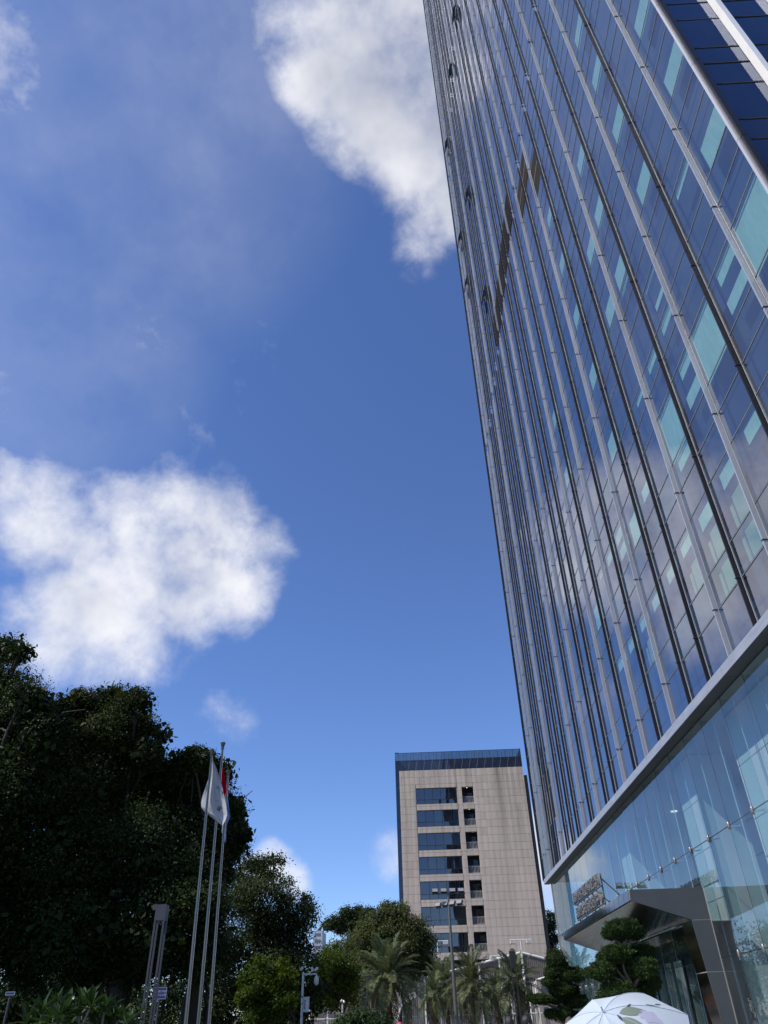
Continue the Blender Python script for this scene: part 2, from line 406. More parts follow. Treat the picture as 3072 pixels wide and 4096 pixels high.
def pane_pts(y0, y1, z0, z1):
    a, b_ = tilt()
    w, h = (y1 - y0) / 2, (z1 - z0) / 2
    return [(TX + sy * a * w + sz * b_ * h, (y0 + y1) / 2 + sy * w, (z0 + z1) / 2 + sz * h) for sy, sz in ((-1, -1), (-1, 1), (1, 1), (1, -1))]
for k, (a, y0, y1, z0, z1, j) in enumerate(cand):
    sp = (j % 3 == 1)
    if k < SKIP_TOP:
        key = (sp, round(y1 - y0, 3), round(z1 - z0, 3), random.randint(0, 2))
        if key not in cache:
            p = pane_pts(0, y1 - y0, 0, z1 - z0); p = [(q[0] - TX, q[1], q[2]) for q in p]
            bb = MB(); bb.face(p); cache[key] = bb.mesh('window_pane', M_spa if sp else M_vis)
        put('window_pane', cache[key], tower, (TX, y0, z0))
    else:
        rest_v += pane_pts(y0, y1, z0, z1); n = len(rest_v); rest_f.append((n - 4, n - 3, n - 2, n - 1)); rest_m.append(1 if sp else 0)
put('window_panes', mesh_np('window_panes', rest_v, rest_f, [M_vis, M_spa], rest_m), tower, kind='stuff')
# south face panes
xb = [TX + .12, 12.05] + [12.05 + 2.05 * k for k in range(1, 18)]
lev_s = [ZB]
for z in floors: lev_s += [z, z + 1.14, z + 3.38]
lev_s = [z for z in lev_s if z <= ZT] + [ZT]
sv, sf, sm_ = [], [], []
for i in range(len(xb) - 1):
    for j in range(len(lev_s) - 1):
        x0, x1, z0, z1 = xb[i] + .012, xb[i + 1] - .012, lev_s[j] + .02, lev_s[j + 1] - .02
        near = i < 2 and 18 < z0 < 33
        a_, b_ = tilt(); w, h = (x1 - x0) / 2, (z1 - z0) / 2
        p = [((x0 + x1) / 2 + sx * w, Y0 + .05 + sx * a_ * w + sz * b_ * h, (z0 + z1) / 2 + sz * h) for sx, sz in ((-1, -1), (1, -1), (1, 1), (-1, 1))]
        sp = (j % 3 == 1)
        if near:
            bb = MB(); bb.face(p); bb.put('window_pane', M_sou, tower)
        else:
            sv += p; n = len(sv); sf.append((n - 4, n - 3, n - 2, n - 1)); sm_.append(1 if sp else 0)
put('window_panes', mesh_np('window_panes', sv, sf, [M_sou, M_spa], [0] * len(sf)), tower, kind='stuff')
# dark interior, other faces and roof
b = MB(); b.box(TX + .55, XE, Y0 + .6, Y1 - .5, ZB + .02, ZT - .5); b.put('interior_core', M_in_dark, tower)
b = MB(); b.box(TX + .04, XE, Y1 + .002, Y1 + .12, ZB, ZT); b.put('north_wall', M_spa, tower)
b = MB(); b.box(TX + .6, XE, Y0 + .35, Y0 + .55, ZB + .02, ZT - .5); b.put('south_dark_sheet', mat('south_darkening_navy', (.008, .010, .035), .8, 0, .3, .4, spec=.1), tower)  # navy sheet added behind the panes to darken the south face
b = MB(); b.box(TX - .1, XE, Y0, Y1 + .1, ZT + .004, ZT + 1.6); b.put('roof_parapet', M_silv, tower)
# transoms: one dark joint with a thin pale lip per level
b = MB(); b.box(0, .03, 0, Y1 - Y0 - .1, -.014, .010); tm = b.mesh('transom', M_gasket)
b = MB(); b.box(0, .03, 0, Y1 - Y0 - .1, 0, .012); tl = b.mesh('transom_lip', M_silv)
for k, z in enumerate(levels[1:]):
    t_ = put('transom', tm, tower, (TX - .012, Y0 + .1, z))
b = MB()
for z in levels[1:]: b.box(TX - .020, TX + .01, Y0 + .1, Y1, z - .030, z - .0155)
b.put('transom_lips', M_silv, tower, kind='stuff')
b = MB(); b.box(0, XE - TX - .2, 0, .04, -.03, .03); tms = b.mesh('transom', M_gasket)
for z in lev_s[1:]: put('transom', tms, tower, (TX + .1, Y0 + .03, z))
# vertical fins
def fin_mesh(z0, z1, d, t, m):
    """one continuous extrusion with recessed joints at the floor brackets"""
    bb = MB(); zs = [(z0, 1.0)]
    for z in floors:
        if z0 + .3 < z < z1 - .3: zs += [(z - .02, 1.0), (z - .0199, .72), (z + .02, .72), (z + .0201, 1.0)]
    zs.append((z1, 1.0)); P = []; Fc = []
    for z, s_ in zs:
        P += [(-d * s_, -t / 2 * s_, z), (-d * s_, t / 2 * s_, z), (0, t / 2 * s_, z), (0, -t / 2 * s_, z)]
    for i in range(len(zs) - 1):
        for k in range(4): Fc.append((i * 4 + k, i * 4 + (k + 1) % 4, i * 4 + 4 + (k + 1) % 4, i * 4 + 4 + k))
    n = len(P); Fc += [(0, 3, 2, 1), (n - 4, n - 3, n - 2, n - 1)]
    bb.add(P, Fc); return bb.mesh('fin', m)
GZ = [54.80, 55.95, 112.6, 113.8]
segs = [(ZB, GZ[0]), (GZ[1], GZ[2]), (GZ[3], ZT)]
fm_ = {}
for i, y in enumerate(FY):
    L = dark_seq[i] == 'L'
    for q, (z0, z1) in enumerate(segs):
        if (L, q) not in fm_: fm_[(L, q)] = fin_mesh(z0, z1, .145 if L else .14, .062 if L else .055, M_silv if L else M_dark)
        put('fin', fm_[(L, q)], tower, (TX - .006, y, 0), label='silver vertical fin' if L else 'dark vertical fin')
b = MB()
for y in FY:
    for z0, z1 in ((GZ[0], GZ[1]), (GZ[2], GZ[3])): b.box(TX - .05, TX - .008, y - .02, y + .02, z0, z1)
b.put('fin_gap_mullions', M_silv, tower, kind='stuff')
b = MB()
for y in FY:
    for z in floors[:30]:
        b.box(TX - .165, TX - .02, y - .052, y + .052, z - .016, z + .010)
b.put('fin_brackets', M_gasket, tower, kind='stuff')
# gaskets that show as the pale line at each fin's foot
b = MB()
for y in FY: b.box(TX - .022, TX - .004, y - .075, y - .062, ZB, ZT)
b.put('fin_foot_trims', M_white_alu, tower, kind='stuff')
# corner trims
b = MB()
for z0, z1 in zip([ZB] + floors, floors + [ZT]):
    if z1 > ZT: z1 = ZT
    if z1 - z0 > .2: b.box(TX - .10, TX + .10, Y0 + .03, Y0 + .13, z0 + .012, z1 - .012)
b.put('corner_trim_west', M_white_alu, tower, kind='stuff')
b = MB()
for z0, z1 in zip([ZB] + floors, floors + [ZT]):
    if z1 > ZT: z1 = ZT
    if z1 - z0 > .2: b.box(TX - .03, TX + .13, Y0 - .10, Y0 + .016, z0 + .012, z1 - .012)
b.put('corner_trim_south', M_dark, tower, kind='stuff')
b = MB(); b.box(TX - .10, TX + .1, Y1 - .0, Y1 + .12, ZB, ZT); b.put('corner_trim_north', M_dark, tower)
for k in range(3):
    x = 12.05 + 2.05 * k
    b = MB(); b.box(x - .09, x + .09, Y0 - .24, Y0 + .04, ZB, ZT); b.put('fin', M_white_fin, tower, label='wide white fin on the south face')
# blinds behind the glass
def blind(px, py, kind):
    p = onX(px, py, TX + .12)
    y, z = p[1], p[2]
    i = max(k for k in range(len(yb)) if yb[k] <= y) if y > yb[0] else 0
    i = min(i, len(yb) - 2)
    j = max(k for k in range(len(levels)) if levels[k] <= z)
    y0, y1, z0, z1 = yb[i] + .06, yb[i + 1] - .06, levels[j] + .04, levels[min(j + 1, len(levels) - 1)] - .04
    m = M_teal
    if kind == 's':   z0_, z1_ = max(z0, z - .28), min(z1, z + .28); y1 = y0 + (y1 - y0) * random.uniform(.62, .85)
    elif kind == 't': z0_, z1_ = max(z0, z - .15), min(z1, z + .15); y1 = y0 + (y1 - y0) * random.uniform(.6, .9)
    elif kind == 'm': z0_, z1_ = z0 + .12, z0 + (z1 - z0) * .62; y1 = y0 + (y1 - y0) * .82
    elif kind == 'g':
        z0_, z1_ = z0 + .1, min(z0 + 1.1, z1); y1 = y0 + (y1 - y0) * .55; m = M_greyblind
    else: z0_, z1_ = z0, z1
    bb = MB(); bb.box(TX + .10, TX + .125, y0, y1, z0_, z1_); bb.put('window_blind', m, tower)
    if kind == 'g':
        bb = MB(); bb.box(TX + .10, TX + .125, y1 + .12, y1 + .32, z0_, z1_ - .2); bb.put('window_blind', m, tower)
S5 = lambda x, y: (1700 + x * .827, y * .827)
S6 = lambda x, y: (1800 + x * .7667, 1300 + y * .7667)
for x, y, k in [(1020, 60, 'm'), (1175, 290, 'm'), (815, 300, 'm'), (925, 540, 'm'), (1340, 600, 'm'), (745, 720, 'm'), (1040, 840, 'm'), (825, 960, 'm'), (1245, 880, 't'),
                (1590, 1080, 'f'), (800, 1130, 'm'), (925, 1260, 'm'), (655, 1200, 'm'), (1085, 1370, 't'), (1445, 1310, 's'), (1500, 1440, 's'), (720, 1480, 'm'), (885, 1420, 'm'),
                (965, 1390, 't'), (1370, 1600, 'f'), (1170, 1540, 's'), (725, 100, 'm'), (1125, 1480, 't'), (600, 280, 't'), (590, 980, 'm'), (540, 800, 't')]:
    blind(*S5(x, y), k)
for x, y, k in [(735, 200, 'm'), (525, 440, 'm'), (830, 590, 'm'), (1135, 480, 'f'), (1215, 240, 's'), (1265, 370, 's'), (1050, 200, 's'), (985, 400, 't'), (1555, 580, 's'), (1430, 810, 's'),
                (1325, 1020, 's'), (1470, 940, 'g'), (1350, 1150, 'g'), (1250, 1300, 'g'), (1220, 1170, 's'), (1140, 1320, 's'), (1065, 1460, 's'), (945, 1010, 'm'), (1010, 900, 's'),
                (890, 1080, 's'), (1215, 700, 's'), (840, 1200, 's'), (780, 1310, 's'), (900, 1190, 's'), (750, 1470, 'm'), (1000, 1570, 's'), (935, 1690, 's'), (885, 1780, 's'),
                (1020, 1700, 'g'), (590, 730, 'm'), (480, 650, 't'), (1520, 1100, 'g'), (1400, 1300, 'g')]:
    blind(*S6(x, y), k)
# open awning sashes, louvre bank and brown open panels high on the face
for (vx, vy) in awn_list:
    p = onX(*dpx(vx, vy), TX)
    i = max([k for k in range(len(yb)) if yb[k] <= p[1]] + [0]); i = min(i, len(yb) - 2)
    j = max(k for k in range(len(levels)) if levels[k] <= p[2])
    y0, y1, z1 = yb[i] + .16, yb[i + 1] - .16, p[2] + 1.1
    b = MB(); h = 2.1; o = .55
    b.prism([(TX - .06, z1), (TX - .06 - o, z1 - h), (TX - .01 - o, z1 - h), (TX - .01, z1)], 'y', y0, y1)
    b.put('open_sash', mat('sash_dark_green_glass', (.02, .045, .04), .12, 0, .2, 1), tower)
m_lou = mat('louvre_blade_bronze', (.060, .058, .060), .8, 0, .15, 2, spec=.1); m_slot = mat('louvre_slot', (.012, .012, .014), .95, spec=.03)
lz0, lz1 = 55.95, 58.9
for i in range(11, 18):
    y0, y1 = yb[i] + .11, yb[i + 1] - .11
    b = MB(); b.box(TX - .02, TX - .008, y0, y1, lz0 - .5, lz1 + .5)
    bk = b.put('louvre', m_slot, tower)
    b = MB()
    for q in range(8): b.box(TX - .05, TX - .022, y0, y1, lz0 - .42 + q * .5, lz0 - .30 + q * .5)
    b.put('louvre_blades', m_lou, bk, kind='stuff')
for i, z0 in ((9, 51.2), (8, 51.2), (7, 47.2)):
    y0, y1 = yb[i] + .12, yb[i + 1] - .12
    b = MB(); b.box(TX - .03, TX - .010, y0, y1, z0, z0 + 3.0); pn = b.put('bronze_panel', mat('bronze_panel_metal', (.034, .029, .024), .9, 0, .15, 2, spec=.05), tower)
    b = MB(); b.box(TX - .05, TX - .031, y0, y1, z0 + 1.4, z0 + 1.46); b.put('panel_joint', M_silv, pn)

# ------------------------------------------------------------------ podium lobby
PX, PY0, PY1, PZ = 10.45, -3.6, 63.85, 10.36
pod = thing('glass_lobby', 'double height lobby walled in clear glass under the tower', 'lobby', (24, 30, 0))
fas = thing('fascia_canopy', 'long grey metal fascia band running between tower and lobby glass', 'fascia', (10.2, 30, 10.4))
for k in range(17):                                        # fascia cassettes about 4 m long
    y0, y1 = 64.3 - 4.22 * (k + 1), 64.3 - 4.22 * k
    b = MB(); b.box(10.0, 10.14, y0 + .008, y1 - .008, PZ + .02, 10.70); b.put('fascia_panel', M_fascia, fas)
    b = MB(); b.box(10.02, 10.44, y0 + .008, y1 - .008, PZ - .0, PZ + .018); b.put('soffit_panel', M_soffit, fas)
b = MB(); b.box(10.14, 10.9, 64.3 - 4.22 * 17, 64.3, 10.42, 10.68); b.put('fascia_core', M_dark, fas)
nodes_y = [23.92 + 2.113 * k for k in range(-13, 20)]
nodes_y = [y for y in nodes_y if PY0 < y < PY1 - .2]
ybp = [PY0] + nodes_y + [PY1]
zp = [0.02, 3.22, 6.735, PZ - .01]
pm = {}
portal_y0, portal_y1 = 29.98, 45.4
for i in range(len(ybp) - 1):
    for j in range(3):
        y0, y1, z0, z1 = ybp[i] + .010, ybp[i + 1] - .010, zp[j] + .010, zp[j + 1] - .010
        if portal_y0 + .3 < (y0 + y1) / 2 < portal_y1 - .2 and j == 0: continue
        key = (round(y1 - y0, 3), round(z1 - z0, 3), random.randint(0, 3))
        if key not in pm:
            a_, b_ = random.gauss(0, .0025), random.gauss(0, .0025); w, h = y1 - y0, z1 - z0
            bb = MB(); bb.face([(0, 0, 0), (b_ * h, 0, h), (a_ * w + b_ * h, w, h), (a_ * w, w, 0)]); pm[key] = bb.mesh('glass_pane', M_pod)
        put('glass_pane', pm[key], pod, (PX, y0, z0))
# silicone joints, horizontal and vertical
b = MB()
for y in nodes_y: b.box(PX + .004, PX + .016, y - .0095, y + .0095, .02, PZ - .01)
b.put('vertical_joints', M_gasket, pod, kind='stuff')
for z in zp[1:3]:
    b = MB(); b.box(PX + .003, PX + .02, PY0, PY1, z - .0125, z + .0125); b.put('horizontal_joint', M_gasket, pod)
# glass fins with bright edges, spider fittings
b = MB(); b.face([(0, 0, 0), (.42, 0, 0), (.42, 0, PZ - .1), (0, 0, PZ - .1)]); gf = b.mesh('glass_fin', M_podfin)
b = MB(); b.box(.40, .425, -.014, .014, 0, PZ - .1); ge = b.mesh('fin_edge', M_edge)
b = MB(); b.lathe([(.0, -.035), (.085, -.03), (.10, 0), (.085, .03), (0, .035)], n=14)
for v in range(len(b.v)):
    x, y, z = b.v[v]; b.v[v] = (z, y * .62, x * 1.35)
disc = b.mesh('spider_fitting', mat('fitting_steel', (.33, .31, .30), .35, .6, .1, 3))
b = MB(); b.tube([(0, 0, 0), (.2, 0, -.03), (.36, 0, 0)], [.03, .022, .03], 6)
arm = b.mesh('fitting_arm', M_steel)
for y in nodes_y:
    f = put('glass_fin', gf, pod, (PX + .03, y + .0, .02)); put('fin_edge', ge, f, (PX + .03, y, .02))
    for z in zp[1:3]:
        if portal_y0 < y < portal_y1 and z < 5: continue
        s_ = put('spider_fitting', disc, pod, (PX - .03, y, z)); put('fitting_arm', arm, s_, (PX, y, z))
# inside: floor, ceiling, back wall of panels, clad columns, stair shade
b = MB(); b.box(PX + .05, 44, PY0, PY1, .0, .02); b.put('lobby_floor', M_floor, pod)
b = MB(); b.box(PX + .1, 44, PY0, PY1, PZ + .03, PZ + .3); b.put('lobby_ceiling', mat('lobby_ceiling_board', (.45, .46, .47), .7, 0, .05, 1), pod)
b = MB(); b.box(15.2, 15.6, PY0, PY1, .03, PZ); b.put('lobby_back_wall', M_lobbyd, pod)
pw = MB(); pw.box(0, .05, 0, 2.06, 0, 1.68); pwm = pw.mesh('wall_panel', M_lobby)
def clad(x, ya, yz, zs):
    y = ya
    while y < yz - .1:
        for q in range(zs[0], zs[1]): put('wall_panel', pwm, pod, (x, y + .01, .06 + q * 1.71))
        y += 2.09
clad(11.3, 5.1, 25.9, (0, 6)); clad(11.3, 30.45, 32.5, (0, 6))
b = MB(); b.box(11.36, 15.2, 5.1, 25.98, .03, PZ); b.put('core_wall', M_lobby, pod)
for yc in (31.5, 43.3, 53.7):
    b = MB(); b.box(11.36, 12.9, yc - 1.02, yc + 1.02, .03, PZ); b.put('lobby_column', M_lobby, pod)
b = MB()
for q in range(5): b.box(15.13, 15.198, 23.5, PY1, 3.0 + q * 1.45, 3.03 + q * 1.45)
b.put('wall_shelf_lines', M_in_dark, pod, kind='stuff')
b = MB(); b.box(PX + .05, 44, PY1 + .0, PY1 + .03, .02, PZ); b.put('end_glazing', M_pod, pod)
b = MB(); b.box(PX + .02, PX + .14, PY1 + .031, PY1 + .12, .02, PZ + .01); b.put('corner_post', M_silv, pod)
lm = bpy.data.materials.new('downlight_glow'); lm.use_nodes = True
_p = lm.node_tree.nodes['Principled BSDF']; _p.inputs['Emission Color'].default_value = (1, .95, .88, 1); _p.inputs['Emission Strength'].default_value = 1.2
b = MB(); b.lathe([(.0, 0), (.16, 0), (.18, -.03), (.0, -.02)], n=16); dl = b.mesh('ceiling_light', lm)
for yy in (27.5, 33.5, 37.0, 40.5, 47.0, 50.5, 57.0, 60.5):
    put('ceiling_light', dl, pod, (13.6, yy, PZ + .02))

# ------------------------------------------------------------------ entrance portal
por = thing('entrance_portal', 'angular grey metal entrance portal with mirror soffit on the lobby front', 'portal', (9.5, 37.7, 0))
side = [(PX + .0, 5.43), (7.77, 5.43), (7.75, 5.07), (9.76, 4.40), (10.05, 0.02), (PX + .0, 0.02)]
def seg_plate(name, poly, y0, y1, m): b_ = MB(); b_.prism(poly, 'y', y0, y1); return b_.put(name, m, por)
up = [(PX + .0, 5.43), (7.77, 5.43), (7.75, 5.07), (9.76, 4.412), (PX, 4.412)]
def lx(z): return 9.76 + (10.05 - 9.76) * (4.40 - z) / 4.4
for (ya, yz) in ((portal_y0, portal_y0 + .05), (portal_y1 - .05, portal_y1)):
    seg_plate('side_plate', up, ya, yz, M_plate)
    for z0, z1 in ((2.83, 4.388), (1.28, 2.81), (.02, 1.26)):
        seg_plate('side_plate', [(PX, z1), (lx(z1), z1), (lx(z0), z0), (PX, z0)], ya, yz, M_plate)
    for zz in (4.40, 2.82, 1.27): seg_plate('plate_joint', [(PX, zz + .010), (lx(zz) + .02, zz + .010), (lx(zz) + .02, zz - .010), (PX, zz - .010)], ya + .006, yz - .004, M_plate_l)
b = MB(); b.box(PX - .022, PX - .003, portal_y0 - .022, portal_y0 - .004, .02, 5.44); b.put('edge_trim', M_plate_l, por)
b = MB(); b.box(7.78, PX - .01, portal_y0 + .05, portal_y1 - .05, 5.36, 5.425); b.put('roof_plate', M_plate, por)
nfp = 18; L_ = (portal_y1 - portal_y0 - .12) / nfp
for k in range(nfp):
    y0 = portal_y0 + .06 + k * L_
    b = MB(); b.prism([(7.76, 5.42), (7.72, 5.42), (7.70, 5.08), (7.74, 5.08)], 'y', y0 + .02, y0 + L_ - .02); b.put('fascia_panel', M_mirror, por)
    b = MB(); b.prism([(7.755, 5.41), (7.735, 5.41), (7.715, 5.09), (7.735, 5.09)], 'y', y0 - .018, y0 + .018); b.put('fascia_joint', M_plate_l, por)
nsp = 6; L2 = (portal_y1 - portal_y0 - .12) / nsp
for k in range(nsp):
    for q in range(2):
        x0, x1 = 7.76 + q * 1.0, 7.76 + (q + 1) * 1.0
        z = lambda x: 5.065 + (x - 7.75) * (4.40 - 5.065) / 2.01
        y0 = portal_y0 + .06 + k * L2
        b = MB(); b.prism([(x0 + .006, z(x0)), (x1 - .006, z(x1)), (x1 - .006, z(x1) + .04), (x0 + .006, z(x0) + .04)], 'y', y0 + .006, y0 + L2 - .006); b.put('soffit_panel', M_mirror, por)
for (ya, yz, s_) in ((portal_y0 + .06, portal_y0 + 1.25, 1), (portal_y1 - 1.25, portal_y1 - .06, -1)):
    for z0, z1 in ((2.84, 4.38), (1.29, 2.80), (.03, 1.25)):
        b = MB(); b.prism([(lx(z1), z1), (lx(z1) + .05, z1), (lx(z0) + .05, z0), (lx(z0), z0)], 'y', ya, yz); b.put('leg_panel', M_mirror, por)
    b = MB(); b.prism([(lx(2.835), 2.835), (lx(2.835) + .04, 2.835), (lx(2.805) + .04, 2.805), (lx(2.805), 2.805)], 'y', ya, yz); b.put('leg_joint', M_plate_l, por)
    ye = yz if s_ > 0 else ya
    b = MB(); b.box(9.9, 11.2, ye - .02, ye + .02, .03, 4.36); b.put('leg_return', M_mirror, por)
b = MB(); b.box(9.77, 11.4, portal_y0 + .06, portal_y1 - .06, 4.30, 4.355); b.put('door_head_soffit', M_mirror, por)
b = MB(); b.box(10.9, 11.0, portal_y0 + 1.27, portal_y1 - 1.27, 3.65, 4.29); b.put('door_header', M_dark, por)
dw = (portal_y1 - portal_y0 - 2.6) / 8
for k in range(8):
    y0 = portal_y0 + 1.3 + k * dw
    f = MB(); f.box(10.92, 11.0, y0 + .01, y0 + .08, .03, 3.64).box(10.92, 11.0, y0 + dw - .08, y0 + dw - .01, .03, 3.64).box(10.92, 11.0, y0 + .08, y0 + dw - .08, .03, .2).box(10.92, 11.0, y0 + .08, y0 + dw - .08, 3.52, 3.64)
    d = f.put('glass_door', M_dark, por)
    f = MB(); f.face([(10.96, y0 + .08, .2), (10.96, y0 + .08, 3.52), (10.96, y0 + dw - .08, 3.52), (10.96, y0 + dw - .08, .2)]); f.put('door_pane', M_pod, d)
    f = MB(); f.tube([(10.86, y0 + .14, .9), (10.86, y0 + .14, 2.1)], .02, 6); f.put('door_handle', M_steel, d)
b = MB(); b.box(13.2, 13.3, portal_y0, portal_y1, .03, 4.3); b.put('vestibule_wall', M_ves, por)
b = MB(); b.box(10.6, 10.9, 33.0, 33.2, 4.16, 4.29); b.lathe([(.0, 0), (.09, .0), (.09, -.1), (0, -.12)], (10.75, 33.6, 4.29), 10); b.put('dome_camera', M_gasket, por)

# ------------------------------------------------------------------ rooftop sign of standing letters
sign = thing('building_sign', 'two rows of standing grey steel Chinese letters on the entrance portal roof', 'sign', (7.95, 38.5, 5.43))
dg = bpy.context.evaluated_depsgraph_get()
def text_mesh(txt, size, depth, m, bold=0.0):
    cu = bpy.data.curves.new('txt', 'FONT'); cu.body = txt; cu.size = size; cu.extrude = depth; cu.offset = bold
    cu.align_x = 'CENTER'; cu.resolution_u = 2
    o = bpy.data.objects.new('txt', cu); COL.objects.link(o)
    bpy.context.view_layer.update()
    me = bpy.data.meshes.new_from_object(o.evaluated_get(bpy.context.evaluated_depsgraph_get()))
    bpy.data.objects.remove(o); me.materials.clear(); me.materials.append(m); me.name = 'letter'
    return me
def sign_row(txt, z, h, ynear, yfar):
    n = len(txt); p = (yfar - ynear) / n
    for i, ch in enumerate(txt):
        me = text_mesh(ch, h * 1.12, .045, M_letter, .0)
        y = yfar - (i + .5) * p
        # letters read from the far end to the near end, facing the plaza (-X)
        o = put('letter', me, sign, (7.88, y, z), rot=(math.radians(90), 0, math.radians(-90)), scale=(p / h * .95, 1, 1))
sign_row('深圳交易集团有限公司', 6.36, .50, 35.2, 41.8)
sign_row('深圳公共资源交易中心', 5.68, .50, 35.0, 41.5)
for z in (6.28, 5.60):
    b = MB(); b.box(7.90, 7.98, 35.0, 41.8, z, z + .05); b.put('sign_rail', M_letter, sign)
for y in (35.4, 37.6, 39.8, 41.5):
    b = MB(); b.box(7.99, 8.05, y - .03, y + .03, 5.44, 6.8); b.put('sign_post', M_letter, sign)
    b = MB(); b.tube([(8.03, y, 6.6), (9.2, y, 5.44)], .03, 6); b.put('sign_brace', M_letter, sign)
# INSERT_REST
# ------------------------------------------------------------------ stone office block
BY = 130.0; BS = BY / 100.0
def bz(z100): return (z100 - EYE) * BS + EYE
ob = thing('office_block', 'beige stone clad office block with rows of dark windows and glass top', 'building', (8, BY + 6, 0))
M_stone = mat('beige_stone', (.575, .485, .405), .8, 0, .11, .55, (1, 1, .2), .25, 18, stain=bz(29.65))
M_stone2 = mat('beige_stone_weathered', (.54, .462, .378), .8, 0, .14, .5, (1.3, 1, .15), .25, 18, stain=bz(29.65))
M_stone_d = mat('shaded_stone', (.13, .115, .105), .85, 0, .15, .6, (1, 1, .2))  # stone with the shade put into its colour
M_bwin = glass('office_window_glass', (.30, .34, .35), (.74, .76, .78), 2.5, .01, .22, .22, .03)
M_bcrown = glass('crown_glass', (.30, .36, .38), (.60, .66, .70), 2.0, .01, .25, .2, .05)
M_bframe = mat('office_window_frame', (.03, .03, .035), .5, .2, .1, 2)
M_rail = mat('balcony_rail_steel', (.55, .54, .52), .5, .3, .1, 2)
M_lamp = bpy.data.materials.new('ceiling_lamp'); M_lamp.use_nodes = True
_p = M_lamp.node_tree.nodes['Principled BSDF']; _p.inputs['Emission Color'].default_value = (1, .93, .8, 1); _p.inputs['Emission Strength'].default_value = 3
bx0, bx1 = -1.97 * BS, 14.82 * BS
ztop_s, ztop_g = bz(29.65), bz(32.1)
RH, CW = 1.222, (bx1 - bx0) / 24
pitch = (bz(27.27) - bz(10.39)) / 6
openings = []
for k in range(9):
    zt = bz(27.27) - pitch * k; zb_ = zt - 2.05 * BS
    if zb_ < .6: break
    openings.append(('w', .22 * BS, 5.66 * BS, zb_, zt)); openings.append(('b', 6.33 * BS, 7.88 * BS, zb_, zt))
# body with openings: stone wall core set 0.12 behind the panels
body_y0 = BY + .06
b = MB()
xs = [bx0, .22 * BS, 5.66 * BS, 6.33 * BS, 7.88 * BS, bx1]
rows = sorted(set([0.0, ztop_s] + [v for o in openings for v in (o[3], o[4])]))
def is_open(x0, x1, z0, z1):
    return any(o[1] - .01 <= x0 and x1 <= o[2] + .01 and o[3] - .01 <= z0 and z1 <= o[4] + .01 for o in openings)
for i in range(5):
    for j in range(len(rows) - 1):
        if not is_open(xs[i], xs[i + 1], rows[j], rows[j + 1]): b.box(xs[i], xs[i + 1], body_y0, body_y0 + .5, rows[j], rows[j + 1])
b.put('wall', M_stone, ob, kind='stuff')
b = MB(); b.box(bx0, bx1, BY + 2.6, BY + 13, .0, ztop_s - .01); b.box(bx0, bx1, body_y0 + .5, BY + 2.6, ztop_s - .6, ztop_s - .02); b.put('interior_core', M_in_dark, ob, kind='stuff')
b = MB(); b.box(bx0, bx0 + .3, body_y0 + .5, BY + 2.6, 0, ztop_s - .61).box(bx1 - .3, bx1, body_y0 + .5, BY + 2.6, 0, ztop_s - .61)
for k in range(9):
    zt = bz(27.27) - pitch * k + .25
    b.box(bx0 + .31, bx1 - .31, body_y0 + .5, BY + 2.59, zt, zt + .3)
b.put('floor_slabs', M_stone_d, ob, kind='stuff')
# stone panels, split round the openings
pan = []
nrow = int(ztop_s / RH) + 1
cuts_x = [bx0 + CW * k for k in range(25)]
for j in range(nrow):
    z1 = ztop_s - RH * j; z0 = max(0.02, z1 - RH)
    for i in range(24):
        rects = [(cuts_x[i], cuts_x[i + 1], z0, z1)]
        for o in openings:
            nr = []
            for (x0, x1, a0, a1) in rects:
                if o[1] >= x1 or o[2] <= x0 or o[3] >= a1 or o[4] <= a0: nr.append((x0, x1, a0, a1)); continue
                if x0 < o[1]: nr.append((x0, o[1], a0, a1))
                if x1 > o[2]: nr.append((o[2], x1, a0, a1))
                mx0, mx1 = max(x0, o[1]), min(x1, o[2])
                if a0 < o[3]: nr.append((mx0, mx1, a0, o[3]))
                if a1 > o[4]: nr.append((mx0, mx1, o[4], a1))
            rects = nr
        for (x0, x1, a0, a1) in rects:
            if x1 - x0 > .12 and a1 - a0 > .12: pan.append((x0, x1, a0, a1))
def pillow(bb, x0, x1, z0, z1, y, r):
    g_ = .010; x0 += g_; x1 -= g_; z0 += .017; z1 -= .017
    mx_, mz_ = (x0 + x1) / 2 + r.uniform(-.1, .1) * (x1 - x0), (z0 + z1) / 2 + r.uniform(-.2, .2) * (z1 - z0)
    h = r.uniform(.006, .018)
    P = [(x0, y, z0), (x1, y, z0), (x1, y, z1), (x0, y, z1), (mx_, y - h, z0), (mx_, y - h, z1)]
    Q = [(x0, body_y0 - .001, z0), (x1, body_y0 - .001, z0), (x1, body_y0 - .001, z1), (x0, body_y0 - .001, z1)]
    bb.add(P + Q, [(0, 4, 5, 3), (4, 1, 2, 5), (6, 7, 1, 4, 0), (3, 5, 2, 8, 9), (0, 3, 9, 6), (1, 7, 8, 2)])
pc = {}
pan.sort(key=lambda p: -p[3])
big = [p for p in pan][:300]
for (x0, x1, z0, z1) in big:
    key = (round(x1 - x0, 2), round(z1 - z0, 2), random.randint(0, 4))
    if key not in pc:
        bb = MB(); pillow(bb, 0, x1 - x0, 0, z1 - z0, BY, random); pc[key] = bb.mesh('stone_panel', M_stone2 if random.random() < .3 else M_stone)
    put('stone_panel', pc[key], ob, (x0, 0, z0))
bb = MB()
for (x0, x1, z0, z1) in pan[300:]: pillow(bb, x0, x1, z0, z1, BY, random)
bb.put('stone_panels', M_stone, ob, kind='stuff')
